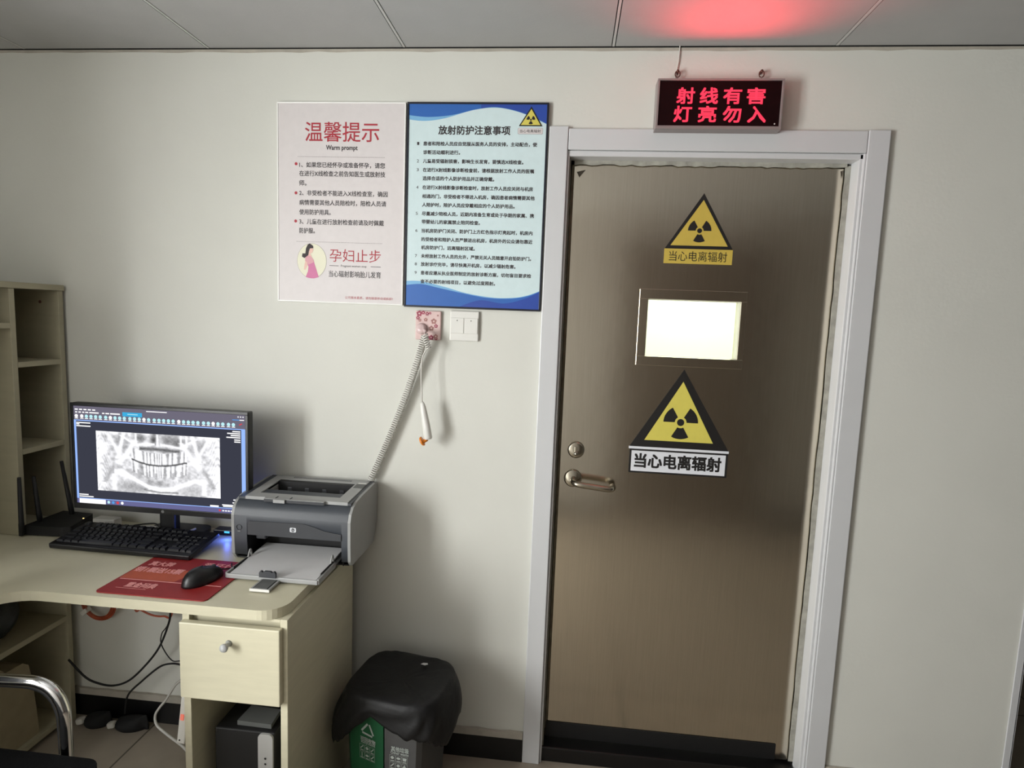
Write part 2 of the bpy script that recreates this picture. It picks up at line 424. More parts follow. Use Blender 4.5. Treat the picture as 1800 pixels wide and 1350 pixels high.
# ------------------------------------------------------------------ door casing
LX0_ = 0.163
mb = MB()
mb.box(0.0945, 0.149, -0.014, -0.0005, 0.0, 1.970, CASING, 0.0025)                       # left upright
mb.box(0.9645, 1.0215, -0.014, -0.0005, 0.0, 1.9665, CASING, 0.0025)                       # right upright
mb.box(0.150, 0.9635, -0.0125, -0.0005, 1.906, 1.9645, CASING, 0.0025)                       # head
# rounded bead and returns lining the opening
for x0, x1 in ((DX0 - 0.0008, DX0 + 0.006), (DX1 - 0.017, DX1 - 0.0005)):
    mb.box(x0, x1, -0.006, 0.045, 0.0, 1.905, CASING, 0.0025)
mb.box(DX1 - 0.0085, DX1 - 0.001, -0.0115, 0.0, 0.0, 1.906, CASING, 0.003)
mb.box(DX0, DX1 - 0.001, -0.006, 0.045, 1.8895, 1.9055, CASING, 0.0025)
mb.box(DX0 + 0.005, DX0 + 0.010, 0.010, 0.080, 0.0, 1.89, DUST, 0.001)
# rough sealant between the lining and the door
n = 46; pts = []; pts2 = []
for k in range(n + 1):
    z = 0.06 + (1.885 - 0.06) * k / n
    pts.append((DX1 - 0.030 - 0.003 * random.random(), z)); pts2.append((DX1 - 0.016, z))
mb.prism(pts + pts2[::-1], XZ(0.045), 0.001, 0.004, PUTTY)
pts = []; pts2 = []
for k in range(n + 1):
    x = DX0 + 0.02 + (DX1 - DX0 - 0.05) * k / n
    pts.append((x, 1.880 - 0.005 * random.random())); pts2.append((x, 1.890))
mb.prism(pts + pts2[::-1], XZ(0.040), 0.0, 0.004, PUTTY)
for a, b, c, d in ((DX0 + 0.0005, LX0_ + 0.012, 0, DZ - 0.001), (0.918, DX1 - 0.0005, 0, DZ - 0.001), (DX0 + 0.0005, DX1 - 0.0005, 1.868, DZ - 0.001)):
    mb.box(a, b, 0.095, 0.149, c, d, DUST)  # stops added behind the leaf to block light leaking round it
tag(mb.build('trim_4'), kind='structure')
mb = MB(); mb.box(DX0 + 0.001, DX1 - 0.018, 0.003, 0.149, 0.0, 0.050, BASE, 0.004); tag(mb.build('trim_5'), kind='structure')

# ------------------------------------------------------------------ steel door
door = thing('door_1', kind='structure', loc=(0.55, 0.06, 0.0))
LX0, LX1, LZ0, LZ1, LY = 0.163, 0.9335, 0.060, 1.8785, 0.045
WX0, WX1, WZ0, WZ1 = 0.4085, 0.678, 1.323, 1.494
mb = MB()
nx = [LX0 + 0.008, WX0, WX1, LX1 - 0.026]; nz = [LZ0, WZ0, WZ1, LZ1]
for i in range(3):
    for j in range(3):
        if i == 1 and j == 1: continue
        mb.flat([(nx[i], LY, nz[j]), (nx[i + 1], LY, nz[j]), (nx[i + 1], LY, nz[j + 1]), (nx[i], LY, nz[j + 1])], STEEL)
        mb.flat([(nx[i], LY + 0.045, nz[j]), (nx[i + 1], LY + 0.045, nz[j]), (nx[i + 1], LY + 0.045, nz[j + 1]), (nx[i], LY + 0.045, nz[j + 1])], STEEL)
for a, b in ((LX0, LX0 + 0.008), (LX1, LX1 - 0.026)):                 # folded edges of the sheet
    mb.flat([(a, LY + 0.0025, LZ0), (b, LY, LZ0), (b, LY, LZ1), (a, LY + 0.0025, LZ1)], STEEL)
for (a, b) in (((LX0, LZ0), (LX1, LZ0)), ((LX1, LZ0), (LX1, LZ1)), ((LX1, LZ1), (LX0, LZ1)), ((LX0, LZ1), (LX0, LZ0))):
    mb.flat([(a[0], LY + 0.0025, a[1]), (b[0], LY + 0.0025, b[1]), (b[0], LY + 0.045, b[1]), (a[0], LY + 0.045, a[1])], STEEL)
mb.build('door_leaf', door)
mb = MB(); mb.box(LX0 + 0.002, LX1 - 0.04, LY - 0.0035, LY - 0.0005, LZ0, LZ0 + 0.052, BLACKM, 0.001); mb.build('bottom_seal_strip', door)
# viewing window: bezel, tunnel, pane
mb = MB()
FX0, FX1, FZ0, FZ1 = 0.383, 0.695, 1.295, 1.523
def ring(mb, o, i, y0, y1, m):
    (a0, a1, c0, c1), (b0, b1, d0, d1) = o, i
    mb.box(a0, a1, y0, y1, d1, c1, m, 0.001); mb.box(a0, a1, y0, y1, c0, d0, m, 0.001)
    mb.box(a0, b0, y0, y1, d0, d1, m, 0.001); mb.box(b1, a1, y0, y1, d0, d1, m, 0.001)
ring(mb, (FX0, FX1, FZ0, FZ1), (WX0, WX1, WZ0, WZ1), LY - 0.005, LY - 0.0004, STEEL)
wf = mb.build('viewing_window_frame', door)
mb = MB()
ring(mb, (WX0 - 0.002, WX1 + 0.002, WZ0 - 0.002, WZ1 + 0.002), (WX0 + 0.0015, WX1 - 0.0015, WZ0 + 0.0015, WZ1 - 0.0015), LY - 0.0002, LY + 0.044, CREAMP)
mb.build('window_lining', wf)
mb = MB(); mb.box(WX0 + 0.001, WX1 - 0.001, LY + 0.030, LY + 0.036, WZ0 + 0.001, WZ1 - 0.001, GLASS); mb.build('window_pane', wf)
# lock cylinder
mb = MB()
lk = (0.2175, LY, 1.0225)
mb.lathe([(0.0, -0.0105), (0.021, -0.0105), (0.0255, -0.008), (0.0265, 0.0), ], STEELH, lk, 'Y', 32)
lock = mb.build('lock_cylinder', door)
mb = MB(); mb.box(0.2130, 0.2220, LY - 0.0135, LY - 0.0105, 1.008, 1.034, STEELH, 0.001); mb.lathe([(0.0, -0.0150), (0.007, -0.0150), (0.0075, -0.0105)], STEELH, (0.2185, LY, 1.013), 'Y', 18)
mb.box(0.2178, 0.2192, LY - 0.0155, LY - 0.0149, 1.0095, 1.0165, BLACKM); mb.build('keyhole', lock)
# lever handle
mb = MB(); mb.lathe([(0.0, -0.009), (0.024, -0.009), (0.0275, -0.006), (0.0280, 0.0)], STEELH, (0.212, LY, 0.932), 'Y', 36); rose = mb.build('handle_rose', door)
mb = MB()
P = smooth_path([(0.214, LY - 0.006, 0.931), (0.214, LY - 0.030, 0.930), (0.219, LY - 0.047, 0.928), (0.235, LY - 0.054, 0.926), (0.27, LY - 0.055, 0.923), (0.31, LY - 0.055, 0.919), (0.327, LY - 0.050, 0.918), (0.334, LY - 0.036, 0.918), (0.334, LY - 0.020, 0.919)], 8)
mb.tube(P, 0.0095, STEELH, 14); mb.build('lever', rose)
mb = MB()
poly(mb, [(0.178, 1.858), (0.204, 1.864), (0.186, 1.842)], STAIN, XZ(LY), 0.0006)
poly(mb, [(0.925, 1.872), (0.929, 1.85), (0.931, 1.872)], STAIN, XZ(LY), 0.0006)
mb.build('tape_residue', door)

# ------------------------------------------------------------------ radiation warning signs
def trefoil(mb, cx, cz, r, m, fn, d, ring_m=None):
    """hub and three blades; blades centred on 30, 150 and 270 degrees"""
    if ring_m: poly(mb, circ(cx, cz, r * 0.34), ring_m, fn, d * 0.9)
    poly(mb, circ(cx, cz, r * 0.21, n=20), m, fn, d)
    for a in (30, 150, 270):
        pts = [(cx + r * math.cos(R(a - 30 + 6 * k)), cz + r * math.sin(R(a - 30 + 6 * k))) for k in range(11)]
        pts += [(cx + 0.34 * r * math.cos(R(a + 30 - 12 * k)), cz + 0.34 * r * math.sin(R(a + 30 - 12 * k))) for k in range(6)]
        poly(mb, pts, m, fn, d)
F_ = XZ(LY - 0.0006)
s = thing('radiation_sign', 'large black and yellow radiation triangle sticker with white caption below door window', 'sign', (0.53, LY, 0.96))
mb = MB()
mb.prism([(0.529, 1.287), (0.380, 1.0445), (0.676, 1.0445)], F_, 0, 0.0012, SIGNK)
poly(mb, [(0.5285, 1.250), (0.4235, 1.066), (0.6285, 1.066)], SIGNY, F_, 0.0016)
trefoil(mb, 0.5285, 1.1255, 0.0515, SIGNK, F_, 0.0020)
mb.build('triangle_sticker', s)
mb = MB()
mb.prism([(0.3785, 1.037), (0.3785, 1.0445), (0.6775, 1.0445), (0.6775, 1.037)], F_, 0, 0.0014, SIGNW)
mb.prism([(0.3815, 0.962), (0.3815, 1.037), (0.6760, 1.037), (0.6760, 0.962)], F_, 0, 0.0012, SIGNK)
poly(mb, [(0.3875, 0.9675), (0.3875, 1.0315), (0.6695, 1.0315), (0.6695, 0.9675)], SIGNW, F_, 0.0016)
text(mb, '当心电离辐射', SIGNK, 0.397, 0.658, 1.0015, 0.043, F_, 0.034, 0.0020)
mb.build('caption_plate', s)
s = thing('radiation_sign', 'smaller radiation triangle sticker with amber yellow caption above door window', 'sign', (0.54, LY, 1.60))
mb = MB()
mb.prism([(0.5500, 1.803), (0.4475, 1.6435), (0.6425, 1.6435)], F_, 0, 0.0012, SIGNK)
poly(mb, [(0.5500, 1.784), (0.4630, 1.6525), (0.6275, 1.6525)], SIGNY2, F_, 0.0016)
trefoil(mb, 0.5440, 1.6960, 0.0335, SIGNK, F_, 0.0020)
mb.build('triangle_sticker', s)
mb = MB()
mb.prism([(0.4465, 1.6000), (0.4465, 1.6430), (0.6430, 1.6430), (0.6430, 1.6000)], F_, 0, 0.0012, SIGNY2)
text(mb, '当心电离辐射', SIGNK, 0.461, 0.628, 1.6220, 0.029, F_, 0.0, 0.0016)
mb.build('caption_plate', s)

# ------------------------------------------------------------------ illuminated warning sign above the door
s = thing('illuminated_warning_sign', 'red lit warning box with two rows of characters above the steel door', 'illuminated sign', (0.553, -0.001, 1.952))
SX0, SX1, SZ0, SZ1, SY = 0.3865, 0.7205, 1.9535, 2.0855, -0.050
mb = MB()
mb.box(SX0, SX1, SY + 0.006, -0.001, SZ0, SZ1, LEDFRAME, 0.001)
ring(mb, (SX0, SX1, SZ0, SZ1), (SX0 + 0.006, SX1 - 0.006, SZ0 + 0.009, SZ1 - 0.005), SY, SY + 0.007, LEDFRAME)
mb.build('sign_frame', s)
mb = MB(); mb.box(SX0 + 0.006, SX1 - 0.006, SY + 0.004, SY + 0.0065, SZ0 + 0.009, SZ1 - 0.005, LEDPANEL)
mb.lathe([(0.0, -0.001), (0.002, -0.001), (0.002, 0.0)], WHITEP, (SX1 - 0.017, SY + 0.004, SZ0 + 0.016), 'Y', 8)
sp = mb.build('sign_panel', s)
mb = MB()
fl = XZ(SY + 0.0038)
for row, (xa, xb, zc) in (('射线有害', (0.4390, 0.6740), 0)[0:1] + ((0.4390, 0.6740, 2.0415),), ('灯亮勿入', (0.4340, 0.6795, 1.9935))):
    for k, ch in enumerate(row):
        cw = 0.049; c0 = xa + (xb - xa - cw) * k / 3
        text(mb, ch, LEDRED, c0, c0 + cw, zc, 0.041, fl, 0.028, 0.0008)
mb.build('lit_characters', sp)
for k, x in enumerate((0.4425, 0.6675)):
    mb = MB()
    P = [(x + 0.0065 * math.cos(R(a)), -0.016, SZ1 + 0.024 + 0.0085 * math.sin(R(a))) for a in range(-70, 251, 16)]
    mb.tube(P, 0.0016, RUST, 8)
    mb.lathe([(0.0, -0.020), (0.0035, -0.019), (0.004, -0.001)], RUST, (x, 0, SZ1 + 0.032), 'Y', 12)
    mb.tube([(x, -0.016, SZ1 - 0.002), (x, -0.016, SZ1 + 0.017)], 0.0018, LEDFRAME, 8)
    mb.build('hanging_hook', s)
l = area('sign_red_light', (0.553, SY - 0.004, 2.02), (0.553, SY - 0.22, 2.19), 0.24, 0.09, 1.6, (1.0, 0.055, 0.075), 130)
l.parent = s; l.location = (0.0, SY - 0.004 + 0.001, 2.02 - 1.952)
mb = MB()
mb.tube(smooth_path([(0.446, -0.004, H + 0.004), (0.4445, -0.004, 2.150), (0.4395, -0.004, 2.110), (0.4385, -0.006, 2.0855)], 6), 0.0016, WHITEC, 8)
tag(mb.build('power_wire'), 'thin pale wire running from the ceiling edge down to the red lit sign', 'wire')

# ------------------------------------------------------------------ posters
PY = -0.0095
fp = XZ(PY)
s = thing('poster_board', 'white notice board with red heading and pregnant woman picture', 'poster', (-0.522, 0, 1.446))
PX0, PX1, PZ0, PZ1 = -0.7200, -0.3262, 1.4460, 2.0340
mb = MB()
mb.box(PX0 + 0.002, PX1 - 0.002, PY, -0.0008, PZ0 + 0.002, PZ1 - 0.002, POSTW)
C = PX0 * 0.5 + PX1 * 0.5
text(mb, '温馨提示', INKR, -0.633, -0.406, 1.949, 0.056, fp, 0.006)
text(mb, 'Warm prompt', INKK, -0.568, -0.471, 1.902, 0.0175, fp, 0.02)
for z, xa, xb in ((1.8765, -0.656, -0.387), (1.627, -0.660, -0.391)):
    for k in range(60):
        a = xa + (xb - xa) * k / 60; poly(mb, [(a, z), (a + (xb - xa) / 60 * 0.65, z), (a + (xb - xa) / 60 * 0.65, z + 0.0011), (a, z + 0.0011)], INKG, fp, 0.0004)
for bx, body, xb, z in (((-0.661, 1.857), '1、如果您已经怀孕或准备怀孕，请您', -0.387, 1.8535), (None, '在进行X线检查之前告知医生或放射技', -0.386, 1.8285), (None, '师。', -0.628, 1.8005),
        ((-0.6615, 1.772), '2、非受检者不能进入X线检查室，确因', -0.378, 1.7715), (None, '病情需要其他人员陪检时，陪检人员请', -0.382, 1.7435), (None, '使用防护用具。', -0.5525, 1.7155),
        ((-0.6625, 1.689), '3、儿童在进行放射检查前请及时佩戴', -0.388, 1.6875), (None, '防护服。', -0.602, 1.6605)):
    text(mb, body, INKK, -0.651, xb, z, 0.0160, fp, 0.014)
    if bx: poly(mb, circ(bx[0], bx[1] - 0.001, 0.0045, n=14), INKR, fp, 0.0004)
# picture in the oval
oc = (-0.6115, 1.5705)
mb.prism(circ(oc[0], oc[1], 0.0465, 0.0525, 40), fp, 0, 0.0003, INKG, cap=True)
poly(mb, circ(oc[0], oc[1], 0.0458, 0.0518, 40), OVAL, fp, 0.0005)
def pic(pts, m, d): poly(mb, [(oc[0] + (u - 269) / 239 * 0.0465, oc[1] + (466 - v) / 281 * 0.0525) for u, v in pts], m, fp, d)
pic([(170, 390), (205, 370), (300, 450), (310, 500), (340, 590), (375, 700), (380, 725), (300, 748), (220, 742), (170, 728), (205, 640), (215, 560), (190, 500), (165, 450)], DRESS2, 0.0008)
pic([(165, 400), (205, 372), (260, 395), (300, 450), (298, 490), (215, 528), (190, 500), (160, 470)], DRESS1, 0.0010)
pic([(165, 470), (195, 490), (200, 545), (165, 612), (142, 606), (150, 540)], SKINP, 0.0012)
pic([(215, 250), (280, 250), (295, 290), (280, 335), (245, 350), (270, 395), (215, 380), (205, 320)], SKINP, 0.0012)
pic([(205, 205), (240, 190), (290, 225), (295, 262), (240, 268), (225, 310), (215, 375), (150, 425), (110, 400), (120, 350), (165, 350), (175, 270)], HAIR, 0.0014)
text(mb, '孕妇止步', INKR, -0.555, -0.396, 1.589, 0.038, fp, 0.0)
poly(mb, [(-0.556, 1.5575), (-0.527, 1.5575), (-0.527, 1.559), (-0.556, 1.559)], INKK, fp, 0.0004)
poly(mb, [(-0.427, 1.5575), (-0.396, 1.5575), (-0.396, 1.559), (-0.427, 1.559)], INKK, fp, 0.0004)
text(mb, 'Pregnant women stop', INKK, -0.520, -0.440, 1.5575, 0.0085, fp, 0.0)
text(mb, '当心辐射影响胎儿发育', INKK, -0.558, -0.395, 1.534, 0.019, fp, 0.008)
text(mb, '公司版本素质，请勿随意移动或拆卸！', INKR, -0.506, -0.357, 1.464, 0.0085, fp, 0.0)
mb.build('printed_panel', s)
mb = MB(); ring(mb, (PX0, PX1, PZ0, PZ1), (PX0 + 0.004, PX1 - 0.004, PZ0 + 0.004, PZ1 - 0.004), PY - 0.0015, -0.0006, EDGEW); mb.build('edge_frame', s)

s = thing('poster_board', 'blue and pale cyan notice board in a black frame with numbered rules', 'poster', (-0.117, 0, 1.445))
QX0, QX1, QZ0, QZ1 = -0.3222, 0.0905, 1.4430, 2.0345
mb = MB()
mb.box(QX0 + 0.002, QX1 - 0.002, PY, -0.0008, QZ0 + 0.002, QZ1 - 0.002, POSTC)
ix0, ix1, iz0, iz1 = QX0 + 0.004, QX1 - 0.004, QZ0 + 0.004, QZ1 - 0.004
def curve(pts, n=10): return [(p.x, p.y) for p in smooth_path([(a, b, 0) for a, b in pts], n)]
top = curve([(ix0, 1.998), (-0.26, 1.993), (-0.19, 1.999), (-0.12, 2.015), (-0.065, 2.0215), (-0.01, 2.013), (0.04, 1.997), (ix1, 1.976)])
topl = curve([(ix0, 1.986), (-0.27, 1.982), (-0.21, 1.990), (-0.13, 2.0125), (-0.065, 2.0200), (-0.01, 2.012), (0.04, 1.996), (ix1, 1.975)])
poly(mb, [(ix0, iz1)] + topl + [(ix1, iz1)], POSTL, fp, 0.0003)
poly(mb, [(ix0, iz1)] + top + [(ix1, iz1)], POSTB, fp, 0.0006)
poly(mb, [(-0.105, iz1)] + curve([(-0.105, 2.0175), (-0.065, 2.0215), (-0.01, 2.013), (0.04, 1.997), (ix1, 1.976)]) + [(ix1, iz1)], POSTD, fp, 0.0009)
bot = curve([(ix0, 1.508), (-0.27, 1.512), (-0.22, 1.503), (-0.15, 1.490), (-0.07, 1.478), (0.0, 1.478), (0.05, 1.487), (ix1, 1.502)])
botl = curve([(ix0, 1.520), (-0.27, 1.520), (-0.2, 1.506), (-0.13, 1.489), (-0.05, 1.479), (0.01, 1.481), (0.05, 1.489), (ix1, 1.503)])
poly(mb, [(ix0, iz0)] + botl + [(ix1, iz0)], POSTL, fp, 0.0003)
poly(mb, [(ix0, iz0)] + bot + [(ix1, iz0)], POSTB, fp, 0.0006)
poly(mb, [(-0.15, iz0)] + curve([(-0.15, 1.450), (-0.09, 1.470), (-0.02, 1.463), (0.04, 1.478), (ix1, 1.501)]) + [(ix1, iz0)], POSTD, fp, 0.0009)
text(mb, '放射防护注意事项', INKK, -0.229, -0.018, 1.957, 0.0245, fp, 0.026)
rules = (('1、', '患者和陪检人员应自觉服从医务人员的安排，主动配合，使', 0.061, 1.9185), (None, '诊断活动顺利进行。', -0.163, 1.894),
    ('2、', '儿童易受辐射损害，影响生长发育，要慎选X线检查。', 0.023, 1.869), ('3、', '在进行X射线影像诊断检查前，请根据放射工作人员的医嘱', 0.055, 1.844), (None, '选择合适的个人防护用品并正确穿戴。', -0.060, 1.820),
    ('4、', '在进行X射线影像诊断检查时，放射工作人员应关闭与机房', 0.054, 1.794), (None, '相通的门，非受检者不得进入机房，确因患者病情需要其他', 0.060, 1.7685), (None, '人陪护时，陪护人员应穿戴相应的个人防护用品。', 0.003, 1.744),
    ('5、', '尽量减少陪检人员，近期内准备生育或处于孕期的家属、携', 0.060, 1.7185), (None, '带婴幼儿的家属禁止陪同检查。', -0.098, 1.695),
    ('6、', '当机房防护门关闭、防护门上方红色指示灯亮起时，机房内', 0.058, 1.669), (None, '的受检者和陪护人员严禁进出机房，机房外的公众请勿靠近', 0.059, 1.644), (None, '机房防护门，远离辐射区域。', -0.111, 1.620),
    ('7、', '未经放射工作人员的允许，严禁无关人员随意开启铅防护门。', 0.057, 1.595), ('8、', '放射诊疗完毕，请尽快离开机房，以减少辐射危害。', 0.012, 1.571),
    ('9、', '患者应遵从执业医师制定的放射诊断方案，切勿盲目要求检', 0.059, 1.5455), (None, '查不必要的射线项目，以避免过度照射。', -0.047, 1.520))
for num, body, xb, z in rules:
    if num: text(mb, num[0], INKK, -0.2915, -0.2850, z, 0.0085, fp, 0.004)
    text(mb, body, INKK, -0.273, xb, z, 0.0118, fp, 0.028)
mb.prism([(0.0405, 2.0240), (0.0060, 1.9695), (0.0735, 1.9695)], fp, 0, 0.0012, SIGNK)
poly(mb, [(0.0405, 2.0165), (0.0115, 1.9725), (0.0680, 1.9725)], SIGNY, fp, 0.0014)
trefoil(mb, 0.0400, 1.9870, 0.0125, SIGNK, fp, 0.0017)
poly(mb, rrect(0.0035, 0.0755, 1.9475, 1.9650, 0.003, 3), INKG, fp, 0.0004)
poly(mb, rrect(0.0041, 0.0749, 1.9481, 1.9644, 0.0026, 3), POSTW, fp, 0.0006)
text(mb, '当心电离辐射', INKK, 0.0090, 0.0700, 1.9562, 0.0088, fp, 0.004, 0.0008)
mb.build('printed_panel', s)
mb = MB(); ring(mb, (QX0, QX1, QZ0, QZ1), (QX0 + 0.0055, QX1 - 0.0055, QZ0 + 0.0055, QZ1 - 0.0055), PY - 0.0025, -0.0006, EDGEK); mb.build('black_frame', s)

# ------------------------------------------------------------------ wall plates and hand switch
s = thing('wall_socket_plate', 'square wall plate with pink floral cover under the blue notice board', 'wall plate', (-0.247, 0, 1.388))
mb = MB(); mb.box(-0.2855, -0.2075, -0.010, -0.0006, 1.3455, 1.4330, FLORAL, 0.003)
ff = XZ(-0.0102); rnd = random.Random(3)
for (x, z, r, m) in ((-0.274, 1.424, 0.009, FLOR1), (-0.262, 1.427, 0.006, FLOR1), (-0.250, 1.424, 0.006, FLOR1), (-0.241, 1.426, 0.004, FLOR1), (-0.278, 1.411, 0.006, FLOR1), (-0.272, 1.404, 0.005, FLOR2), (-0.229, 1.402, 0.009, FLOR2), (-0.254, 1.406, 0.006, FLOR2), (-0.222, 1.388, 0.006, FLOR1), (-0.236, 1.381, 0.008, FLOR2), (-0.222, 1.357, 0.007, FLOR2), (-0.236, 1.353, 0.008, FLOR1), (-0.221, 1.350, 0.005, FLOR1), (-0.245, 1.351, 0.004, FLOR1), (-0.217, 1.420, 0.003, FLOR2)):
    pts = [(x + r * (0.9 + 0.14 * math.sin(5 * a)) * math.cos(a), z + r * (0.9 + 0.14 * math.sin(5 * a)) * math.sin(a)) for a in [2 * math.pi * k / 24 for k in range(24)]]
    poly(mb, pts, m, ff, rnd.uniform(0.0002, 0.0006))
    poly(mb, circ(x, z, r * 0.3, n=10), FLORAL, ff, 0.0008)
mb.build('cover_plate', s)
s = thing('wall_hook', 'round translucent pinkish hook holding the white coiled cord on the floral wall plate', 'hook', (-0.266, -0.0115, 1.376))
mb = MB(); mb.lathe([(0.0, -0.0135), (0.010, -0.013), (0.0145, -0.009), (0.0165, -0.004), (0.017, -0.0005)], CLEAR, (-0.266, -0.0115, 1.3785), 'Y', 28)
mb.build('hook_base', s)
mb = MB(); mb.tube(smooth_path([(-0.257, -0.022, 1.376), (-0.250, -0.030, 1.372), (-0.246, -0.044, 1.366), (-0.247, -0.052, 1.372)], 6), 0.004, CLEAR, 10); mb.build('hook_arm', s)

s = thing('light_switch', 'white two-gang rocker light switch beside the floral wall plate', 'light switch', (-0.135, 0, 1.39))
mb = MB(); mb.box(-0.1800, -0.0920, -0.0095, -0.0006, 1.3465, 1.4360, WHITEP, 0.003); sb = mb.build('switch_plate', s)
for x0, x1 in ((-0.1775, -0.1368), (-0.1358, -0.0945)):
    mb = MB(); mb.box(x0, x1, -0.0125, -0.0096, 1.3690, 1.4155, WHITEP, 0.0015)
    mb.lathe([(0.0, -0.0003), (0.0016, -0.0003), (0.0016, 0.0)], BLACKM, ((x0 + x1) / 2, -0.0125, 1.4075), 'Y', 8); mb.build('rocker', s)

# coiled cord hand switch hanging on the hook
s = thing('exposure_hand_switch', 'white hand switch with orange push button hanging on a white coiled cord', 'hand switch', (-0.25, -0.03, 1.36))
def coil(path, r, pitch, wire, m, mb, n=10, k=6):
    P = [Vector(p) for p in path]; L = [0]
    for a, b in zip(P, P[1:]): L.append(L[-1] + (b - a).length)
    tot = L[-1]; turns = tot / pitch; N = int(turns * n); out = []
    j = 0
    for i in range(N + 1):
        d = tot * i / N
        while j < len(L) - 2 and L[j + 1] < d: j += 1
        t = (d - L[j]) / max(1e-9, L[j + 1] - L[j]); c = P[j].lerp(P[j + 1], t); tg = (P[j + 1] - P[j]).normalized()
        a = Vector((0, 1, 0)); u = tg.cross(a).normalized(); v = tg.cross(u)
        an = 2 * math.pi * turns * i / N
        out.append(c + u * r * math.cos(an) + v * r * math.sin(an))
    mb.tube(out, wire, m, k)
mb = MB()
coil(smooth_path([(-0.247, -0.046, 1.358), (-0.255, -0.040, 1.335), (-0.275, -0.030, 1.270), (-0.315, -0.024, 1.150), (-0.365, -0.022, 1.020), (-0.414, -0.022, 0.903)], 10), 0.0092, 0.0070, 0.0024, WHITEC, mb)
mb.build('long_coil_cord', s)
mb = MB()
coil(smooth_path([(-0.245, -0.050, 1.362), (-0.240, -0.052, 1.345), (-0.234, -0.052, 1.322)], 6), 0.0075, 0.0066, 0.0023, WHITEC, mb)
mb.tube(smooth_path([(-0.236, -0.052, 1.320), (-0.243, -0.054, 1.312), (-0.251, -0.056, 1.290), (-0.252, -0.058, 1.240), (-0.249, -0.060, 1.190), (-0.2475, -0.060, 1.160)], 8), 0.0022, WHITEC, 8)
mb.build('short_cord', s)
mb = MB(); mb.tube([(-0.2480, -0.060, 1.162), (-0.2465, -0.060, 1.158), (-0.2440, -0.060, 1.148), (-0.2380, -0.060, 1.118), (-0.2325, -0.060, 1.090), (-0.2265, -0.060, 1.055), (-0.2258, -0.060, 1.051)], [0.004, 0.0065, 0.0085, 0.0105, 0.0118, 0.0125, 0.0105], WHITEP, 18); hd = mb.build('handle', s)
mb = MB()
mb.tube([(-0.2290, -0.060, 1.050), (-0.2380, -0.060, 1.044), (-0.2440, -0.060, 1.041)], 0.0055, ORANGE, 12)
T = Matrix.Translation((-0.2455, -0.060, 1.0425)) @ Matrix.Rotation(R(62), 4, 'Y')
mb.lathe([(0.0, -0.003), (0.010, -0.003), (0.0135, -0.001), (0.0145, 0.002), (0.0145, 0.0035), (0.0, 0.0045)], ORANGE, (0, 0, 0), 'Z', 20, T)
mb.build('orange_button', s)

# ------------------------------------------------------------------ desk worktop, pedestal, left shelving
DZT = 0.710; DZB = 0.685
out = [(-0.465, -0.025)]
for k in range(9):
    a = R(0 - 90 * k / 8); out.append((-0.525 + 0.060 * math.cos(a), -0.443 + 0.060 * math.sin(a)))
out.append((-1.085, -0.503))
for k in range(1, 9):
    a = R(90 + 90 * k / 8); out.append((-1.085 + 0.105 * math.cos(a), -0.608 + 0.105 * math.sin(a)))
out += [(-1.190, -0.655), (-1.745, -0.655), (-1.745, -0.025)]
mb = MB(); mb.prism(out, XY(0), DZB, DZT, LAMW)
tag(mb.build('desk_worktop', bevmod=0.002), 'pale laminate corner desk top carrying the monitor and printer', 'desk top')

s = thing('drawer_pedestal', 'pale laminate pedestal with one drawer under the right end of desk', 'desk pedestal', (-0.587, -0.28, 0))
AX0, AX1, AYF, AYB = -0.7215, -0.4550, -0.490, -0.060
mb = MB(); mb.box(AX1 - 0.018, AX1, AYF, AYB, 0, DZB - 0.0005, LAMW, 0.001); mb.build('side_panel', s)
mb = MB(); mb.box(AX0, AX0 + 0.018, AYF, AYB, 0, DZB - 0.0005, LAMW, 0.001); mb.build('side_panel', s)
mb = MB(); mb.box(AX0 + 0.018, AX1 - 0.018, AYF + 0.016, AYB, DZB - 0.050, DZB - 0.0005, LAMW); mb.box(AX0 + 0.018, AX1 - 0.018, AYF, AYF + 0.016, DZB - 0.0075, DZB - 0.0005, LAMW); mb.build('top_rail', s)
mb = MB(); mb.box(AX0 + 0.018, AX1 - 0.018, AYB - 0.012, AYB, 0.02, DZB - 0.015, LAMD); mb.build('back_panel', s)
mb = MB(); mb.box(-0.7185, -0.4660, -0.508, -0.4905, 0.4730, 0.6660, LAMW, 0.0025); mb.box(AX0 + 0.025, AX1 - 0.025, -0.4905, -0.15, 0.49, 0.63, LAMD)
dr = mb.build('drawer', s)
mb = MB(); mb.lathe([(0.0, -0.026), (0.0085, -0.0255), (0.0105, -0.022), (0.0090, -0.017), (0.0058, -0.012), (0.0062, -0.004), (0.0085, -0.0003)], SILV, (-0.592, -0.508, 0.624), 'Y', 20); mb.build('knob', dr)

# hutch standing on the worktop along the left wall
HX = -1.437
s = thing('desk_hutch', 'pale laminate shelf hutch standing on the desk against the left wall', 'shelf hutch', (-1.58, -0.6, DZT))
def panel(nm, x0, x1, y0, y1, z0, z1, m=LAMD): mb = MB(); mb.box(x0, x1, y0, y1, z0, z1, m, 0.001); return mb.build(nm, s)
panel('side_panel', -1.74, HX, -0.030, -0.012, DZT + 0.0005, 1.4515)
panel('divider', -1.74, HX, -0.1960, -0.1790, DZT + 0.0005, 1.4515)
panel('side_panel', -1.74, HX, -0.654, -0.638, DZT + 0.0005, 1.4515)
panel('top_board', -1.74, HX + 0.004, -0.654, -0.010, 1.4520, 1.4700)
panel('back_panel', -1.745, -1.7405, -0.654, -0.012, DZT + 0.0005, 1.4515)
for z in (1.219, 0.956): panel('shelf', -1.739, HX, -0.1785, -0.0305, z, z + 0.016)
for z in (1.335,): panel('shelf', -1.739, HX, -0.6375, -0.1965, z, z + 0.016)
mb = MB()
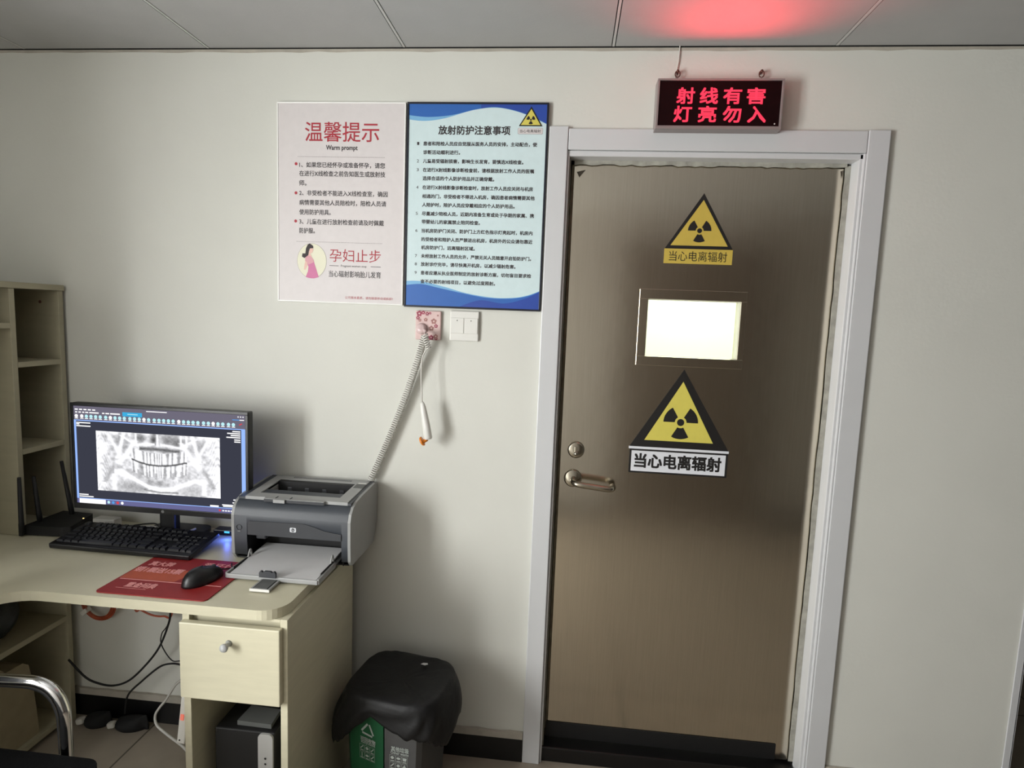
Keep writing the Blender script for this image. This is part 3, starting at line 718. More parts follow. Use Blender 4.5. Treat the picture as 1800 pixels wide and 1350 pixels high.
for (x, z) in ((-1.50, 1.415),):
    mb.lathe([(0.0, -0.002), (0.004, -0.002), (0.005, 0.0)], RUST, (x, -0.030, z), 'Y', 10)
mb.build('screw_cap', s)

s = thing('open_bookcase', 'pale laminate open bookcase under the left wing of the desk', 'bookcase', (-1.58, -0.3, 0))
BX = -1.440
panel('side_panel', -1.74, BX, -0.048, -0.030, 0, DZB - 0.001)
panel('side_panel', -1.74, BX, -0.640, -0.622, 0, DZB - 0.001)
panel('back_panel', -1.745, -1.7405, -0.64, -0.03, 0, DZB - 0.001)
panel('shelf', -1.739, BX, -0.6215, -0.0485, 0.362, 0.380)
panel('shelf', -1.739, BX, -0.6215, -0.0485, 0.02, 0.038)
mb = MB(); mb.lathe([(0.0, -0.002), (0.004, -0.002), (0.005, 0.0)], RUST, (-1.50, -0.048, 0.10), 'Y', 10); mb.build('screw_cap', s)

def blob(name, c, rx, ry, rz, m, seed, label, cat, amp=0.18, squash=0.0):
    rn = random.Random(seed); ph = [(rn.uniform(1, 5), rn.uniform(1, 5), rn.uniform(0, 6)) for _ in range(6)]
    mb = MB(); vs = []; fs = []; nu, nv = 28, 16
    for j in range(nv + 1):
        t = math.pi * j / nv
        for i in range(nu):
            p = 2 * math.pi * i / nu
            k = 1 + amp * sum(math.sin(a * p * 1 // 1 + 0 if False else round(a) * p + b * t + e) for a, b, e in ph) / 3
            z = math.cos(t)
            vs.append((c[0] + rx * k * math.sin(t) * math.cos(p), c[1] + ry * k * math.sin(t) * math.sin(p), max(c[2] + rz * k * z, c[2] - rz * 0.92)))
    for j in range(nv):
        for i in range(nu): fs.append((j * nu + i, j * nu + (i + 1) % nu, (j + 1) * nu + (i + 1) % nu, (j + 1) * nu + i))
    mb.add(vs, fs, m, True); return tag(mb.build(name), label, cat)
blob('plastic_bag', (-1.555, -0.215, 0.446), 0.085, 0.085, 0.066, CLOUDB, 5, 'dark crumpled plastic bag lying on the bookcase shelf under the desk', 'bag')

# beige bag leaning in the lower bay of the bookcase
s = thing('paper_bag', 'beige paper bag standing in the bottom bay of the bookcase', 'bag', (-1.5, -0.25, 0.0385))
mb = MB()
prof = [(-0.36, 0.0), (-0.155, 0.0), (-0.162, 0.10), (-0.172, 0.20), (-0.180, 0.245), (-0.200, 0.262), (-0.36, 0.270)]
vsn = [(u, v + 0.0385) for u, v in prof]
mb.prism(vsn, YZ(-1.53), 0.0, 0.075, KRAFT); mb.build('bag_body', s, bevmod=0.01)
mb = MB(); mb.tube(smooth_path([(-1.453, -0.34, 0.30), (-1.450, -0.32, 0.325), (-1.450, -0.28, 0.325), (-1.453, -0.26, 0.30)], 6), 0.003, KRAFT, 8); mb.build('bag_handle', s)

# ------------------------------------------------------------------ monitor
s = thing('computer_monitor', 'black widescreen monitor showing a dental x-ray image', 'monitor', (-1.007, -0.12, DZT))
MX0, MX1, MZ0, MZ1, MY = -1.2855, -0.7310, 0.8000, 1.1220, -0.170
mb = MB()
mb.box(MX0, MX1, MY + 0.004, MY + 0.030, MZ0, MZ1, BLACKP, 0.004)
ring(mb, (MX0, MX1, MZ0, MZ1), (MX0 + 0.0085, MX1 - 0.0085, MZ0 + 0.0165, MZ1 - 0.0090), MY, MY + 0.0045, BLACKP)
hs = mb.build('monitor_housing', s)
# screen picture
SX_0, SX_1, SZ_0, SZ_1 = MX0 + 0.0085, MX1 - 0.0085, MZ0 + 0.0165, MZ1 - 0.0090
sw, sh = SX_1 - SX_0, SZ_1 - SZ_0
fs_ = XZ(MY + 0.0034)
S_BAR = glow('screen_toolbar', (112, 108, 124), 1.0); S_MAIN = glow('screen_dark', (60, 62, 74), 1.0); S_LINE = glow('screen_blue_line', (150, 184, 250), 1.1)
S_WHITE = glow('screen_white', (255, 255, 255), 1.15); S_CYAN = glow('screen_icon', (190, 238, 244), 1.05); S_TAB = glow('screen_tab', (64, 176, 226), 1.0); S_TASK = glow('screen_taskbar', (106, 106, 150), 1.0); S_RED = glow('screen_red', (220, 70, 80), 1.0); S_BLUE = glow('screen_blue', (90, 160, 230), 1.0)
mb = MB()
def sp_(u, v): return (SX_0 + u * sw, SZ_1 - v * sh)
def srect(u0, u1, v0, v1, m, d): poly(mb, [sp_(u0, v0), sp_(u1, v0), sp_(u1, v1), sp_(u0, v1)], m, fs_, d)
srect(0, 1, 0, 1, S_MAIN, 0.0)
srect(0, 1, 0, 0.142, S_BAR, 0.0001)
srect(0, 1, 0.142, 0.152, S_LINE, 0.0002)
srect(0.0, 0.012, 0.142, 0.945, S_LINE, 0.0002); srect(0.975, 1.0, 0.142, 0.945, S_LINE, 0.0003)
srect(0, 1, 0.945, 1.0, S_TASK, 0.0001); srect(0, 1, 0.945, 0.952, S_LINE, 0.0002)
srect(0.014, 0.172, 0.954, 1.0, S_WHITE, 0.0003)
for k, m in enumerate((S_CYAN, S_BLUE, S_RED, S_WHITE)): poly(mb, circ(*sp_(0.19 + 0.027 * k, 0.976), 0.0045, n=12), m, fs_, 0.0003)
srect(0.84, 0.852, 0.968, 0.985, S_RED, 0.0003)
for k in range(8): srect(0.86 + 0.016 * k, 0.871 + 0.016 * k, 0.972, 0.984, S_WHITE, 0.0003)
for k in range(5): srect(0.008 + 0.026 * k, 0.026 + 0.026 * k, 0.030, 0.042, S_WHITE, 0.0003)
for u0, u1 in ((0.010, 0.022), (0.030, 0.044), (0.052, 0.064), (0.070, 0.088), (0.094, 0.150), (0.170, 0.184), (0.190, 0.212), (0.218, 0.275)): srect(u0, u1, 0.058, 0.070, S_WHITE, 0.0003)
srect(0.29, 0.405, 0.040, 0.082, S_TAB, 0.0003); srect(0.32, 0.38, 0.056, 0.063, S_CYAN, 0.0004)
srect(0.43, 0.55, 0.016, 0.024, S_WHITE, 0.0003)
u = 0.016
for k in range(34):
    poly(mb, circ(*sp_(u, 0.103), 0.0053, n=14), S_CYAN if k > 1 and k % 7 else S_WHITE, fs_, 0.0004)
    srect(u - 0.010, u + 0.010, 0.123, 0.130, S_WHITE, 0.0004)
    u += 0.0275 if k % 5 else 0.0325
    if u > 0.95: break
poly(mb, [sp_(0.962, 0.10), sp_(0.978, 0.085), sp_(0.982, 0.092), sp_(0.966, 0.108)], S_RED, fs_, 0.0004)
srect(0.925, 0.965, 0.050, 0.058, S_BLUE, 0.0004); srect(0.966, 0.992, 0.050, 0.058, S_WHITE, 0.0004)
for k in range(3): srect(0.955 + 0.014 * k, 0.962 + 0.014 * k, 0.018, 0.028, S_WHITE, 0.0004)
for u0, u1, v in ((0.014, 0.098, 0.165), (0.014, 0.032, 0.180), (0.014, 0.098, 0.198), (0.014, 0.070, 0.905), (0.014, 0.100, 0.925)): srect(u0, u1, v, v + 0.011, S_WHITE, 0.0004)
for u0, v in ((0.925, 0.165), (0.895, 0.185), (0.915, 0.205), (0.890, 0.225), (0.935, 0.248), (0.935, 0.268), (0.925, 0.855), (0.92, 0.885), (0.86, 0.912), (0.865, 0.926)): srect(u0, 0.970, v, v + 0.011, S_WHITE, 0.0004)
srect(0.79, 0.84, 0.928, 0.944, S_WHITE, 0.0004)
scr = mb.build('screen', hs)
# panoramic x-ray, grey values per vertex of a fine grid
def xray():
    W_, H_ = 230, 112
    X, Y = np.meshgrid(np.linspace(0, 1, W_), np.linspace(0, 1, H_))
    rs = np.random.RandomState(4)
    def nz(gx, gy):
        g = rs.rand(gy + 1, gx + 1); fx = X * gx; fy = Y * gy
        ix = np.minimum(fx.astype(int), gx - 1); iy = np.minimum(fy.astype(int), gy - 1); tx = fx - ix; ty = fy - iy
        tx = tx * tx * (3 - 2 * tx); ty = ty * ty * (3 - 2 * ty)
        return (g[iy, ix] * (1 - tx) + g[iy, ix + 1] * tx) * (1 - ty) + (g[iy + 1, ix] * (1 - tx) + g[iy + 1, ix + 1] * tx) * ty
    I = 0.74 + 0.26 * (nz(14, 9) - 0.5) + 0.24 * (nz(40, 24) - 0.5)
    def band(f, wd, val):
        nonlocal I
        k = np.exp(-(f / wd) ** 2); I = I * (1 - k) + val * k
    def curve_y(pts, wd, val, x0=0, x1=1):
        px, py = zip(*pts); c = np.interp(X, px, py); f = np.where((X >= x0) & (X <= x1), Y - c, 9); band(f, wd, val)
    side = np.minimum(X, 1 - X)
    edge = np.clip(1 - side / 0.14, 0, 1); I = I + 0.30 * edge * (0.6 + 0.9 * (np.sin(Y * 62 + 9 * np.sin(X * 40)) * 0.4))
    # sinuses and nose
    for cx, cy, a, b, v in ((0.36, 0.09, 0.05, 0.06, 0.42), (0.47, 0.10, 0.03, 0.08, 0.30), (0.58, 0.10, 0.05, 0.09, 0.44), (0.66, 0.13, 0.04, 0.09, 0.40), (0.20, 0.14, 0.05, 0.10, 0.55), (0.82, 0.20, 0.05, 0.10, 0.55), (0.28, 0.9, 0.13, 0.10, 0.58), (0.78, 0.9, 0.14, 0.10, 0.66)):
        band(np.hypot((X - cx) / a, (Y - cy) / b), 1.0, v)
    curve_y([(0.3, 0.20), (0.48, 0.17)], 0.018, 1.0, 0.3, 0.48); curve_y([(0.52, 0.17), (0.72, 0.22)], 0.02, 0.98, 0.52, 0.72)
    for x, y0, y1 in ((0.50, 0.0, 0.2), (0.325, 0.0, 0.18), (0.69, 0.0, 0.2), (0.735, 0.0, 0.2)):
        band(np.where((Y > y0) & (Y < y1), X - x, 9), 0.008, 0.98)
    curve_y([(0.35, 0.255), (0.48, 0.25), (0.65, 0.27)], 0.03, 0.34, 0.35, 0.68)
    # teeth
    occ = np.interp(X, [0.28, 0.34, 0.42, 0.5, 0.58, 0.66, 0.72], [0.43, 0.475, 0.515, 0.525, 0.515, 0.485, 0.45])
    inarch = (X > 0.285) & (X < 0.735)
    up = inarch & (Y < occ) & (Y > occ - 0.20); dn = inarch & (Y > occ) & (Y < occ + 0.20)
    s_ = (X - 0.51)
    wob = 0.010 * np.sin(s_ * 23 + 1) + 0.006 * np.sin(s_ * 61); ph_ = (s_ + wob) / (0.024 + 0.055 * np.abs(s_)) + np.where(Y > occ, 0.35, 0) + 0.5 * s_ * (Y - occ) * 8
    tooth = np.cos(2 * np.pi * ph_) * 0.5 + 0.5
    dist = np.abs(Y - occ) / 0.20
    tv = np.clip(tooth * 1.7 - 0.55 * dist + 0.25, 0, 1)
    tgt = 0.50 + 0.52 * np.clip(tv + 0.5 * (nz(60, 30) - 0.5), 0, 1)
    I = np.where(up | dn, I * 0.25 + 0.75 * tgt, I)
    band(np.where(inarch, Y - occ, 9), 0.014, 0.20)
    curve_y([(0.10, 0.62), (0.16, 0.66), (0.24, 0.69), (0.33, 0.80), (0.42, 0.89), (0.52, 0.92), (0.62, 0.90), (0.72, 0.81), (0.80, 0.745), (0.86, 0.77)], 0.034, 1.05, 0.14, 0.88)
    curve_y([(0.3, 0.90), (0.42, 0.95), (0.52, 0.97), (0.62, 0.96)], 0.012, 0.45, 0.38, 0.66)
    for sx in (1, -1):
        for (xa, ya), (xb, yb), wd, v in (((0.23, 0.0), (0.17, 0.45), 0.016, 0.98), ((0.17, 0.45), (0.06, 0.85), 0.02, 0.62), ((0.32, 0.12), (0.20, 0.5), 0.02, 0.94), ((0.20, 0.05), (0.32, 0.2), 0.012, 1.0), ((0.10, 0.05), (0.20, 0.42), 0.014, 0.95), ((0.14, 0.70), (0.14, 0.98), 0.02, 0.95)):
            if sx < 0: xa, xb = 1 - xa + 0.01, 1 - xb + 0.01
            t = np.clip((Y - ya) / (yb - ya), 0, 1); c = xa + (xb - xa) * t
            band(np.where((Y >= ya) & (Y <= yb), X - c, 9), wd, v)
    band(np.hypot((X - 0.83) / 0.035, (Y - 0.50) / 0.06), 1.0, 0.98); band(np.hypot((X - 0.18) / 0.035, (Y - 0.50) / 0.05), 1.0, 0.95)
    band(np.hypot((X - 0.51) / 0.03, (Y - 0.82) / 0.05), 1.0, 0.5)
    for k in range(6): band(np.where(inarch & (Y > occ + 0.13) & (Y < occ + 0.24), X - (0.34 + 0.07 * k), 9), 0.012, 0.62)
    I = I + 0.10 * (nz(90, 50) - 0.5)
    return W_, H_, np.clip(I * 1.12 + 0.03, 0.15, 1.0)
W_, H_, I = xray()
u0, u1, v0, v1 = 0.129, 0.852, 0.243, 0.856
vs = []; 
for j in range(H_):
    for i in range(W_):
        a, b = sp_(u0 + (u1 - u0) * i / (W_ - 1), v0 + (v1 - v0) * j / (H_ - 1)); vs.append(fs_(a, b, 0.0006))
fsx = [(j * W_ + i, j * W_ + i + 1, (j + 1) * W_ + i + 1, (j + 1) * W_ + i) for j in range(H_ - 1) for i in range(W_ - 1)]
def xmat():
    m = bpy.data.materials.new('xray_image'); m.use_nodes = True; nt = m.node_tree; nt.nodes.clear()
    o = nt.nodes.new('ShaderNodeOutputMaterial'); e = nt.nodes.new('ShaderNodeEmission'); a = nt.nodes.new('ShaderNodeAttribute'); a.attribute_name = 'grey'
    e.inputs[1].default_value = 1.0; nt.links.new(a.outputs['Color'], e.inputs[0]); nt.links.new(e.outputs[0], o.inputs[0]); return m
mb = MB(); mb.add(vs, fsx, xmat()); xo = mb.build('xray_image', scr if False else hs)
at = xo.data.color_attributes.new('grey', 'FLOAT_COLOR', 'POINT')
g = I.reshape(-1); g = np.where(g <= 0.04045, g / 12.92, ((g + 0.055) / 1.055) ** 2.4) * 1.05
at.data.foreach_set('color', np.stack([g, g, g * 1.03, np.ones_like(g)], 1).reshape(-1).astype(np.float32))
mb = MB(); poly(mb, circ(-1.000, MZ0 + 0.008, 0.0042, n=20), SILV, XZ(MY), 0.0006); poly(mb, circ(-1.000, MZ0 + 0.008, 0.0034, n=20), CHARC, XZ(MY), 0.0008)
text(mb, 'hp', SILV, -1.0022, -0.9978, MZ0 + 0.008, 0.0046, XZ(MY), 0.02, 0.0010); mb.build('maker_badge', hs)
mb = MB(); mb.box(-1.035, -0.985, MY + 0.030, MY + 0.060, DZT + 0.012, 0.98, BLACKP, 0.006); mb.build('stand_neck', s)
mb = MB(); mb.prism(rrect(-1.105, -0.925, -0.122, -0.030, 0.03), XY(0), DZT + 0.0005, DZT + 0.012, BLACKP); mb.build('stand_base', s, bevmod=0.003)

# ------------------------------------------------------------------ keyboard
kb = thing('computer_keyboard', 'black full-size keyboard lying on the desk in front of monitor', 'keyboard', (-1.060, -0.205, DZT), R(-1.2))
KW, KD = 0.436, 0.140
tilt = R(7.5)
TK = Matrix.Translation((0, -KD / 2, 0.008)) @ Matrix.Rotation(tilt, 4, 'X')
mb = MB(); mb.box(-KW / 2, KW / 2, 0, KD, -0.006, 0.010, BLACKP, 0.004, 2, TK)
mb.box(-KW / 2 + 0.03, -KW / 2 + 0.055, KD - 0.025, KD - 0.008, -0.020, -0.006, BLACKP, 0.001, 2, TK); mb.box(KW / 2 - 0.055, KW / 2 - 0.03, KD - 0.025, KD - 0.008, -0.020, -0.006, BLACKP, 0.001, 2, TK)
mb.build('keyboard_case', kb, local=True)
U = 0.0187
kdata = {}
def keycap(cx, cy, wd, dp=1.0):
    key = (wd, dp)
    if key not in kdata:
        q = MB(); a, b = wd * U / 2 - 0.0009, dp * U / 2 - 0.0009
        q.add([(-a, -b, 0), (a, -b, 0), (a, b, 0), (-a, b, 0), (-a + 0.0022, -b + 0.002, 0.0062), (a - 0.0022, -b + 0.002, 0.0062), (a - 0.0022, b - 0.002, 0.0062), (-a + 0.0022, b - 0.002, 0.0062)],
              [(0, 1, 5, 4), (1, 2, 6, 5), (2, 3, 7, 6), (3, 0, 4, 7), (4, 5, 6, 7)], KEYM)
        o = q.build('keycap', kb, local=True); kdata[key] = o
    else:
        o = kdata[key].copy(); COL.objects.link(o); o.parent = kb
    o.matrix_local = TK @ Matrix.Translation((cx, cy, 0.0101))
x0 = -KW / 2 + 0.012; rows = [KD - 0.018, KD - 0.042, KD - 0.042 - U, KD - 0.042 - 2 * U, KD - 0.042 - 3 * U, KD - 0.042 - 4 * U]
def row(y, ws, xs_=0.0):
    x = x0 + xs_ * U
    for q in ws:
        if q > 0: keycap(x + q * U / 2, y, q)
        x += abs(q)  * U
row(rows[0], [1, -1, 1, 1, 1, 1, -0.5, 1, 1, 1, 1, -0.5, 1, 1, 1, 1])
row(rows[1], [1] * 13 + [2]); row(rows[2], [1.5] + [1] * 12 + [1.5]); row(rows[3], [1.75] + [1] * 11 + [2.25])
row(rows[4], [2.25] + [1] * 10 + [2.75]); row(rows[5], [1.25, 1.25, 1.25, 5.75, 1.25, 1.25, 1.5, 1.5])
for r_ in (0, 1, 2): row(rows[r_], [1, 1, 1], 15.25)
row(rows[4], [1], 16.25); row(rows[5], [1, 1, 1], 15.25)
for r_ in (1, 2, 3, 4): row(rows[r_], [1, 1, 1], 18.5)
row(rows[5], [2, 1], 18.5)
keycap(x0 + 22.0 * U, rows[1], 1)
keycap(x0 + 22.0 * U, (rows[2] + rows[3]) / 2, 1, 2); keycap(x0 + 22.0 * U, (rows[4] + rows[5]) / 2, 1, 2)

# ------------------------------------------------------------------ mouse mat and mouse
s = thing('mouse_mat', 'red printed mouse mat lying under the mouse and keyboard edge', 'mouse mat', (-0.81, -0.37, DZT))
mb = MB(); MZ = DZT + 0.0005
mb.prism(rrect(-0.954, -0.664, -0.486, -0.262, 0.012), XY(0), MZ, MZ + 0.0025, PADR)
zt = MZ + 0.0026
fm = lambda u, v, d: Vector((u, v, zt + d))
poly(mb, [(-0.946, -0.412), (-0.670, -0.412), (-0.670, -0.408), (-0.946, -0.408)], PADP, fm, 0.0002)
poly(mb, [(-0.950, -0.406), (-0.800, -0.406), (-0.780, -0.340), (-0.950, -0.340)], PADO, fm, 0.0001)
poly(mb, [(-0.800, -0.335), (-0.668, -0.335), (-0.668, -0.266), (-0.800, -0.266)], PADM, fm, 0.0001)
text(mb, '真大牌', PADP, -0.935, -0.865, -0.312, 0.026, fm, 0.03, 0.0004)
text(mb, '销1颗送15颗', PADP, -0.948, -0.815, -0.350, 0.030, fm, 0.03, 0.0004)
text(mb, '重金问典', PADP, -0.905, -0.825, -0.438, 0.026, fm, 0.03, 0.0004)
text(mb, '爱牙行动', PADP, -0.790, -0.672, -0.296, 0.026, fm, 0.02, 0.0004)
poly(mb, [(-0.92, -0.458), (-0.84, -0.458), (-0.84, -0.456), (-0.92, -0.456)], PADP, fm, 0.0002)
mb.build('printed_mat', s)
s = thing('computer_mouse', 'glossy black computer mouse on the red mat beside the printer tray', 'mouse', (-0.735, -0.385, DZT + 0.0032), R(-22))
mb = MB(); vs = []; fs = []; nu, nv = 24, 12
for j in range(nv + 1):
    t = (math.pi / 2) * j / nv
    for i in range(nu):
        p = 2 * math.pi * i / nu; cx_, sy_ = math.cos(p), math.sin(p)
        wv = 0.031 * (1 - 0.10 * sy_); rr = math.cos(t) ** 0.75 if j < nv else 0.0
        vs.append((wv * cx_ * rr, 0.056 * sy_ * rr, 0.037 * math.sin(t) * (1 - 0.12 * sy_)))
for j in range(nv):
    for i in range(nu): fs.append((j * nu + i, j * nu + (i + 1) % nu, (j + 1) * nu + (i + 1) % nu, (j + 1) * nu + i))
fs.append(tuple(range(nu))[::-1]); mb.add(vs, fs, BLACKP, True); mb.build('mouse_body', s, local=True)
mb = MB(); mb.lathe([(0.0, -0.003), (0.006, -0.003), (0.007, 0.0), (0.006, 0.003), (0.0, 0.003)], CHARC, (0, 0.030, 0.0265), 'X', 16); mb.build('scroll_wheel', s, local=True)
mb = MB()
mb.tube(smooth_path([(-0.006, 0.053, 0.010), (0.004, 0.080, 0.004), (-0.010, 0.092, 0.003), (-0.026, 0.104, 0.0025)], 8), 0.0018, BLACKM, 8); mb.build('mouse_cable', s, local=True)

# ------------------------------------------------------------------ printer
pr = thing('laser_printer', 'grey and charcoal laser printer with open paper tray on the desk', 'printer', (-0.57, -0.12, DZT))
X0, X1 = -0.7435, -0.3965
yF, yB, zB, zT = -0.236, -0.010, DZT + 0.0015, 0.897
# side profile (y, z), front to back
prof = [(yF + 0.012, zB), (yF, zB + 0.014), (yF - 0.003, zB + 0.06), (yF - 0.004, 0.840), (yF + 0.004, 0.862), (yF + 0.020, 0.877), (yF + 0.045, 0.886), (yF + 0.09, 0.891), (yB - 0.02, zT), (yB - 0.004, zT - 0.004), (yB, zT - 0.02), (yB, zB + 0.07), (yB - 0.03, zB + 0.004), (yB - 0.05, zB)]
mb = MB()
mb.prism(prof, YZ(X0), 0, 0.008, SILVD); mb.build('side_cover', pr, bevmod=0.003)
mb = MB()
mb.prism(prof, YZ(X1 - 0.008), 0, 0.008, SILVD); mb.build('side_cover', pr, bevmod=0.003)
# charcoal front cover following the profile, with the tray opening below
ax0, ax1 = X0 + 0.0082, X1 - 0.0082
ox0, ox1, oz = -0.6980, -0.4225, 0.787
def strip(mb, xa, xb, pts, m, thick=0.004):
    o = [(y, z) for y, z in pts]; i = []
    for k, (y, z) in enumerate(o):
        a = Vector(o[max(k - 1, 0)]); b = Vector(o[min(k + 1, len(o) - 1)]); t = (b - a).normalized(); nrm = Vector((t.y, -t.x)); i.append((y + nrm.x * thick, z + nrm.y * thick))
    mb.prism(o + i[::-1], YZ(xa), 0, xb - xa, m, smooth=True)
cyl = [(p.x, p.y) for p in smooth_path([(a, b, 0) for a, b in prof[3:8]], 6)]
front = prof[1:3] + cyl
mb = MB()
strip(mb, ax0, ox0, front, CHARC); strip(mb, ox1, ax1, front, CHARC)
upper = [(yF - 0.0035, oz)] + cyl
strip(mb, ox0, ox1, upper, CHARC)
mb.build('front_cover', pr)
# brow panel above the tray opening and logo
mb = MB()
mb.prism([(ox0 + 0.004, oz), (ox0 + 0.004, 0.820), (ox0 + 0.010, 0.8265), (-0.53, 0.829), (-0.50, 0.822), (-0.47, 0.812), (ox1, 0.806), (ox1, oz)], XZ(yF - 0.0042), 0.0, 0.0022, CHARD); mb.build('brow_panel', pr)
mb = MB(); fb = XZ(yF - 0.0066)
mb.prism(rrect(-0.5695, -0.5515, 0.8035, 0.8165, 0.003, 4), fb, 0, 0.0010, SIGNW); poly(mb, circ(-0.5605, 0.8100, 0.0050, n=20), CHARD, fb, 0.0013)
text(mb, 'hp', SIGNW, -0.5640, -0.5570, 0.8098, 0.0066, fb, 0.0, 0.0016); mb.build('maker_badge', pr)
# dark cavity
mb = MB()
mb.box(ax0, ax1, yB - 0.012, yB - 0.004, zB, zT - 0.012, BLACKM); mb.box(ax0, ax1, yF + 0.01, yB - 0.012, zB, zB + 0.004, BLACKM)
mb.box(ox0 + 0.002, ox1 - 0.002, yF + 0.085, yF + 0.10, zB + 0.004, 0.80, BLACKM); mb.box(ox0 - 0.004, ox0 - 0.001, yF + 0.006, yF + 0.1, zB, oz + 0.01, BLACKM); mb.box(ox1 + 0.001, ox1 + 0.004, yF + 0.006, yF + 0.1, zB, oz + 0.01, BLACKM)
mb.box(ox0, ox1, yF + 0.004, yF + 0.10, oz + 0.001, oz + 0.006, BLACKM)
mb.box(-0.685, -0.655, yF + 0.02, yF + 0.05, 0.765, 0.785, CHARD, 0.004)
mb.build('tray_cavity', pr)
# lid: light grey frame round the output well
lid0, lid1 = yF + 0.020, yB - 0.012
def lz(y): return 0.8865 + (zT - 0.8865) * (y - lid0) / (lid1 - lid0)
L0, L1, LF, LB = ax0 + 0.020, ax1 - 0.010, yF + 0.022, yB - 0.016
wx0, wx1, wf, wb = -0.6880, -0.4500, yF + 0.055, yB - 0.050
def lidbox(mb, a, b, c, d, m, h=0.003, dz=0.0):
    vs = [(a, c, lz(c) - 0.006 + dz), (b, c, lz(c) - 0.006 + dz), (b, d, lz(d) - 0.006 + dz), (a, d, lz(d) - 0.006 + dz), (a, c, lz(c) + h + dz), (b, c, lz(c) + h + dz), (b, d, lz(d) + h + dz), (a, d, lz(d) + h + dz)]
    mb.add(vs, [(0, 3, 2, 1), (4, 5, 6, 7), (0, 1, 5, 4), (1, 2, 6, 5), (2, 3, 7, 6), (3, 0, 4, 7)], m)
mb = MB()
lidbox(mb, ax0, L0, LF, lid1 + 0.004, CHARC, 0.0005); lidbox(mb, L1, ax1, LF, lid1 + 0.004, CHARC, 0.0005); lidbox(mb, L0, L1, LB, lid1 + 0.004, CHARC, 0.0005)
mb.build('top_rim', pr)
mb = MB()
lidbox(mb, L0, wx0, LF, LB, SILV); lidbox(mb, wx1, L1, LF, LB, SILV); lidbox(mb, wx0, wx1, wb, LB, SILV); lidbox(mb, wx0, wx1, LF, wf, SILV)
for k in range(34):
    x = -0.655 + 0.0055 * k; lidbox(mb, x, x + 0.003, LB - 0.016, LB - 0.007, CHARD, 0.0033)
top_lid = mb.build('top_lid', pr)
mb = MB()
# sloping output well: floor ramp down to the back, dark slot
mb.add([(wx0, wf, lz(wf) - 0.002), (wx1, wf, lz(wf) - 0.002), (wx1, wb + 0.012, 0.850), (wx0, wb + 0.012, 0.850)], [(0, 1, 2, 3)], SILV)
mb.add([(wx0, wf, lz(wf)), (wx0, wb + 0.012, lz(wb)), (wx0, wb + 0.012, 0.850)], [(0, 1, 2)], SILVD); mb.add([(wx1, wf, lz(wf)), (wx1, wb + 0.012, lz(wb)), (wx1, wb + 0.012, 0.850)], [(0, 1, 2)], SILVD)
mb.build('output_well', top_lid)
mb = MB(); mb.box(wx0 + 0.001, wx1 - 0.001, wb - 0.016, wb + 0.010, 0.853, lz(wb) + 0.0022, BLACKM)
for k in range(4): mb.box(wx0 + 0.03 + 0.055 * k, wx0 + 0.045 + 0.055 * k, wb - 0.018, wb - 0.014, 0.862, 0.880, CHARD, 0.002)
mb.build('output_slot', top_lid)
mb = MB(); lidbox(mb, -0.4440, -0.4150, yB - 0.085, yB - 0.052, SOFTG, 0.0042); lidbox(mb, -0.4420, -0.4170, yB - 0.046, yB - 0.040, WHITEP, 0.0042); mb.build('control_panel', top_lid)
mb = MB(); lidbox(mb, -0.655, -0.480, LF - 0.010, LF + 0.003, SILV, 0.003); lidbox(mb, -0.625, -0.592, LF - 0.016, LF - 0.009, SILV, 0.003); lidbox(mb, -0.655, -0.480, LF - 0.0105, LF - 0.0095, CHARD, 0.002)
lidbox(mb, -0.583, -0.579, LF - 0.004, LF + 0.010, CHARD, 0.0034); lidbox(mb, -0.625, -0.622, LF - 0.004, LF + 0.012, CHARD, 0.0034)
mb.build('output_flap', top_lid)
# power button ring on the left of the front
mb = MB(); P = [(-0.720 + 0.0075 * math.cos(R(a)), yF - 0.0045, 0.806 + 0.0075 * math.sin(R(a))) for a in range(0, 360, 15)]
mb.tube(P, 0.0008, CHARD, 6, closed=True); mb.box(-0.724, -0.716, yF - 0.0060, yF - 0.0042, 0.7945, 0.7958, SILV); mb.build('power_button', pr)
# paper tray
tx0, tx1, tyF, tyB = -0.6870, -0.4370, -0.3600, yF + 0.07
mb = MB()
mb.box(tx0, tx1, tyF, tyB, DZT + 0.006, DZT + 0.010, SILV, 0.001)
mb.box(tx0, tx1, tyF - 0.003, tyF + 0.002, DZT + 0.004, DZT + 0.0165, SILV, 0.002)
for x in (tx0, tx1):
    mb.box(x - 0.003, x + 0.003, tyF, yF - 0.012, DZT + 0.004, DZT + 0.0185, SILVD, 0.001)
for x in (tx0 + 0.0045, tx1 - 0.0045):
    mb.box(x - 0.0015, x + 0.0015, tyF + 0.03, yF - 0.014, DZT + 0.010, DZT + 0.0215, BLACKM)
tr = mb.build('paper_tray', pr)
for x in (tx0 + 0.006, tx1 - 0.006):
    mb = MB(); mb.tube(smooth_path([(x, yF - 0.028, DZT + 0.018), (x, yF - 0.020, DZT + 0.034), (x, yF - 0.014, DZT + 0.038), (x, yF - 0.010, DZT + 0.026), (x, yF - 0.008, DZT + 0.016)], 5), 0.0028, SILVD, 8); mb.build('tray_hinge', tr)
mb = MB()
vs = [(-0.6790, tyF + 0.004, DZT + 0.0150), (-0.4440, tyF + 0.004, DZT + 0.0150), (-0.4440, tyB, DZT + 0.026), (-0.6790, tyB, DZT + 0.026)]
vs += [(x, y, z - 0.004) for x, y, z in vs]
mb.add(vs, [(0, 1, 2, 3), (4, 7, 6, 5), (0, 4, 5, 1), (1, 5, 6, 2), (2, 6, 7, 3), (3, 7, 4, 0)], PAPER); tag(mb.build('paper_stack'), 'short stack of white paper lying in the open printer tray', 'paper')
mb = MB()
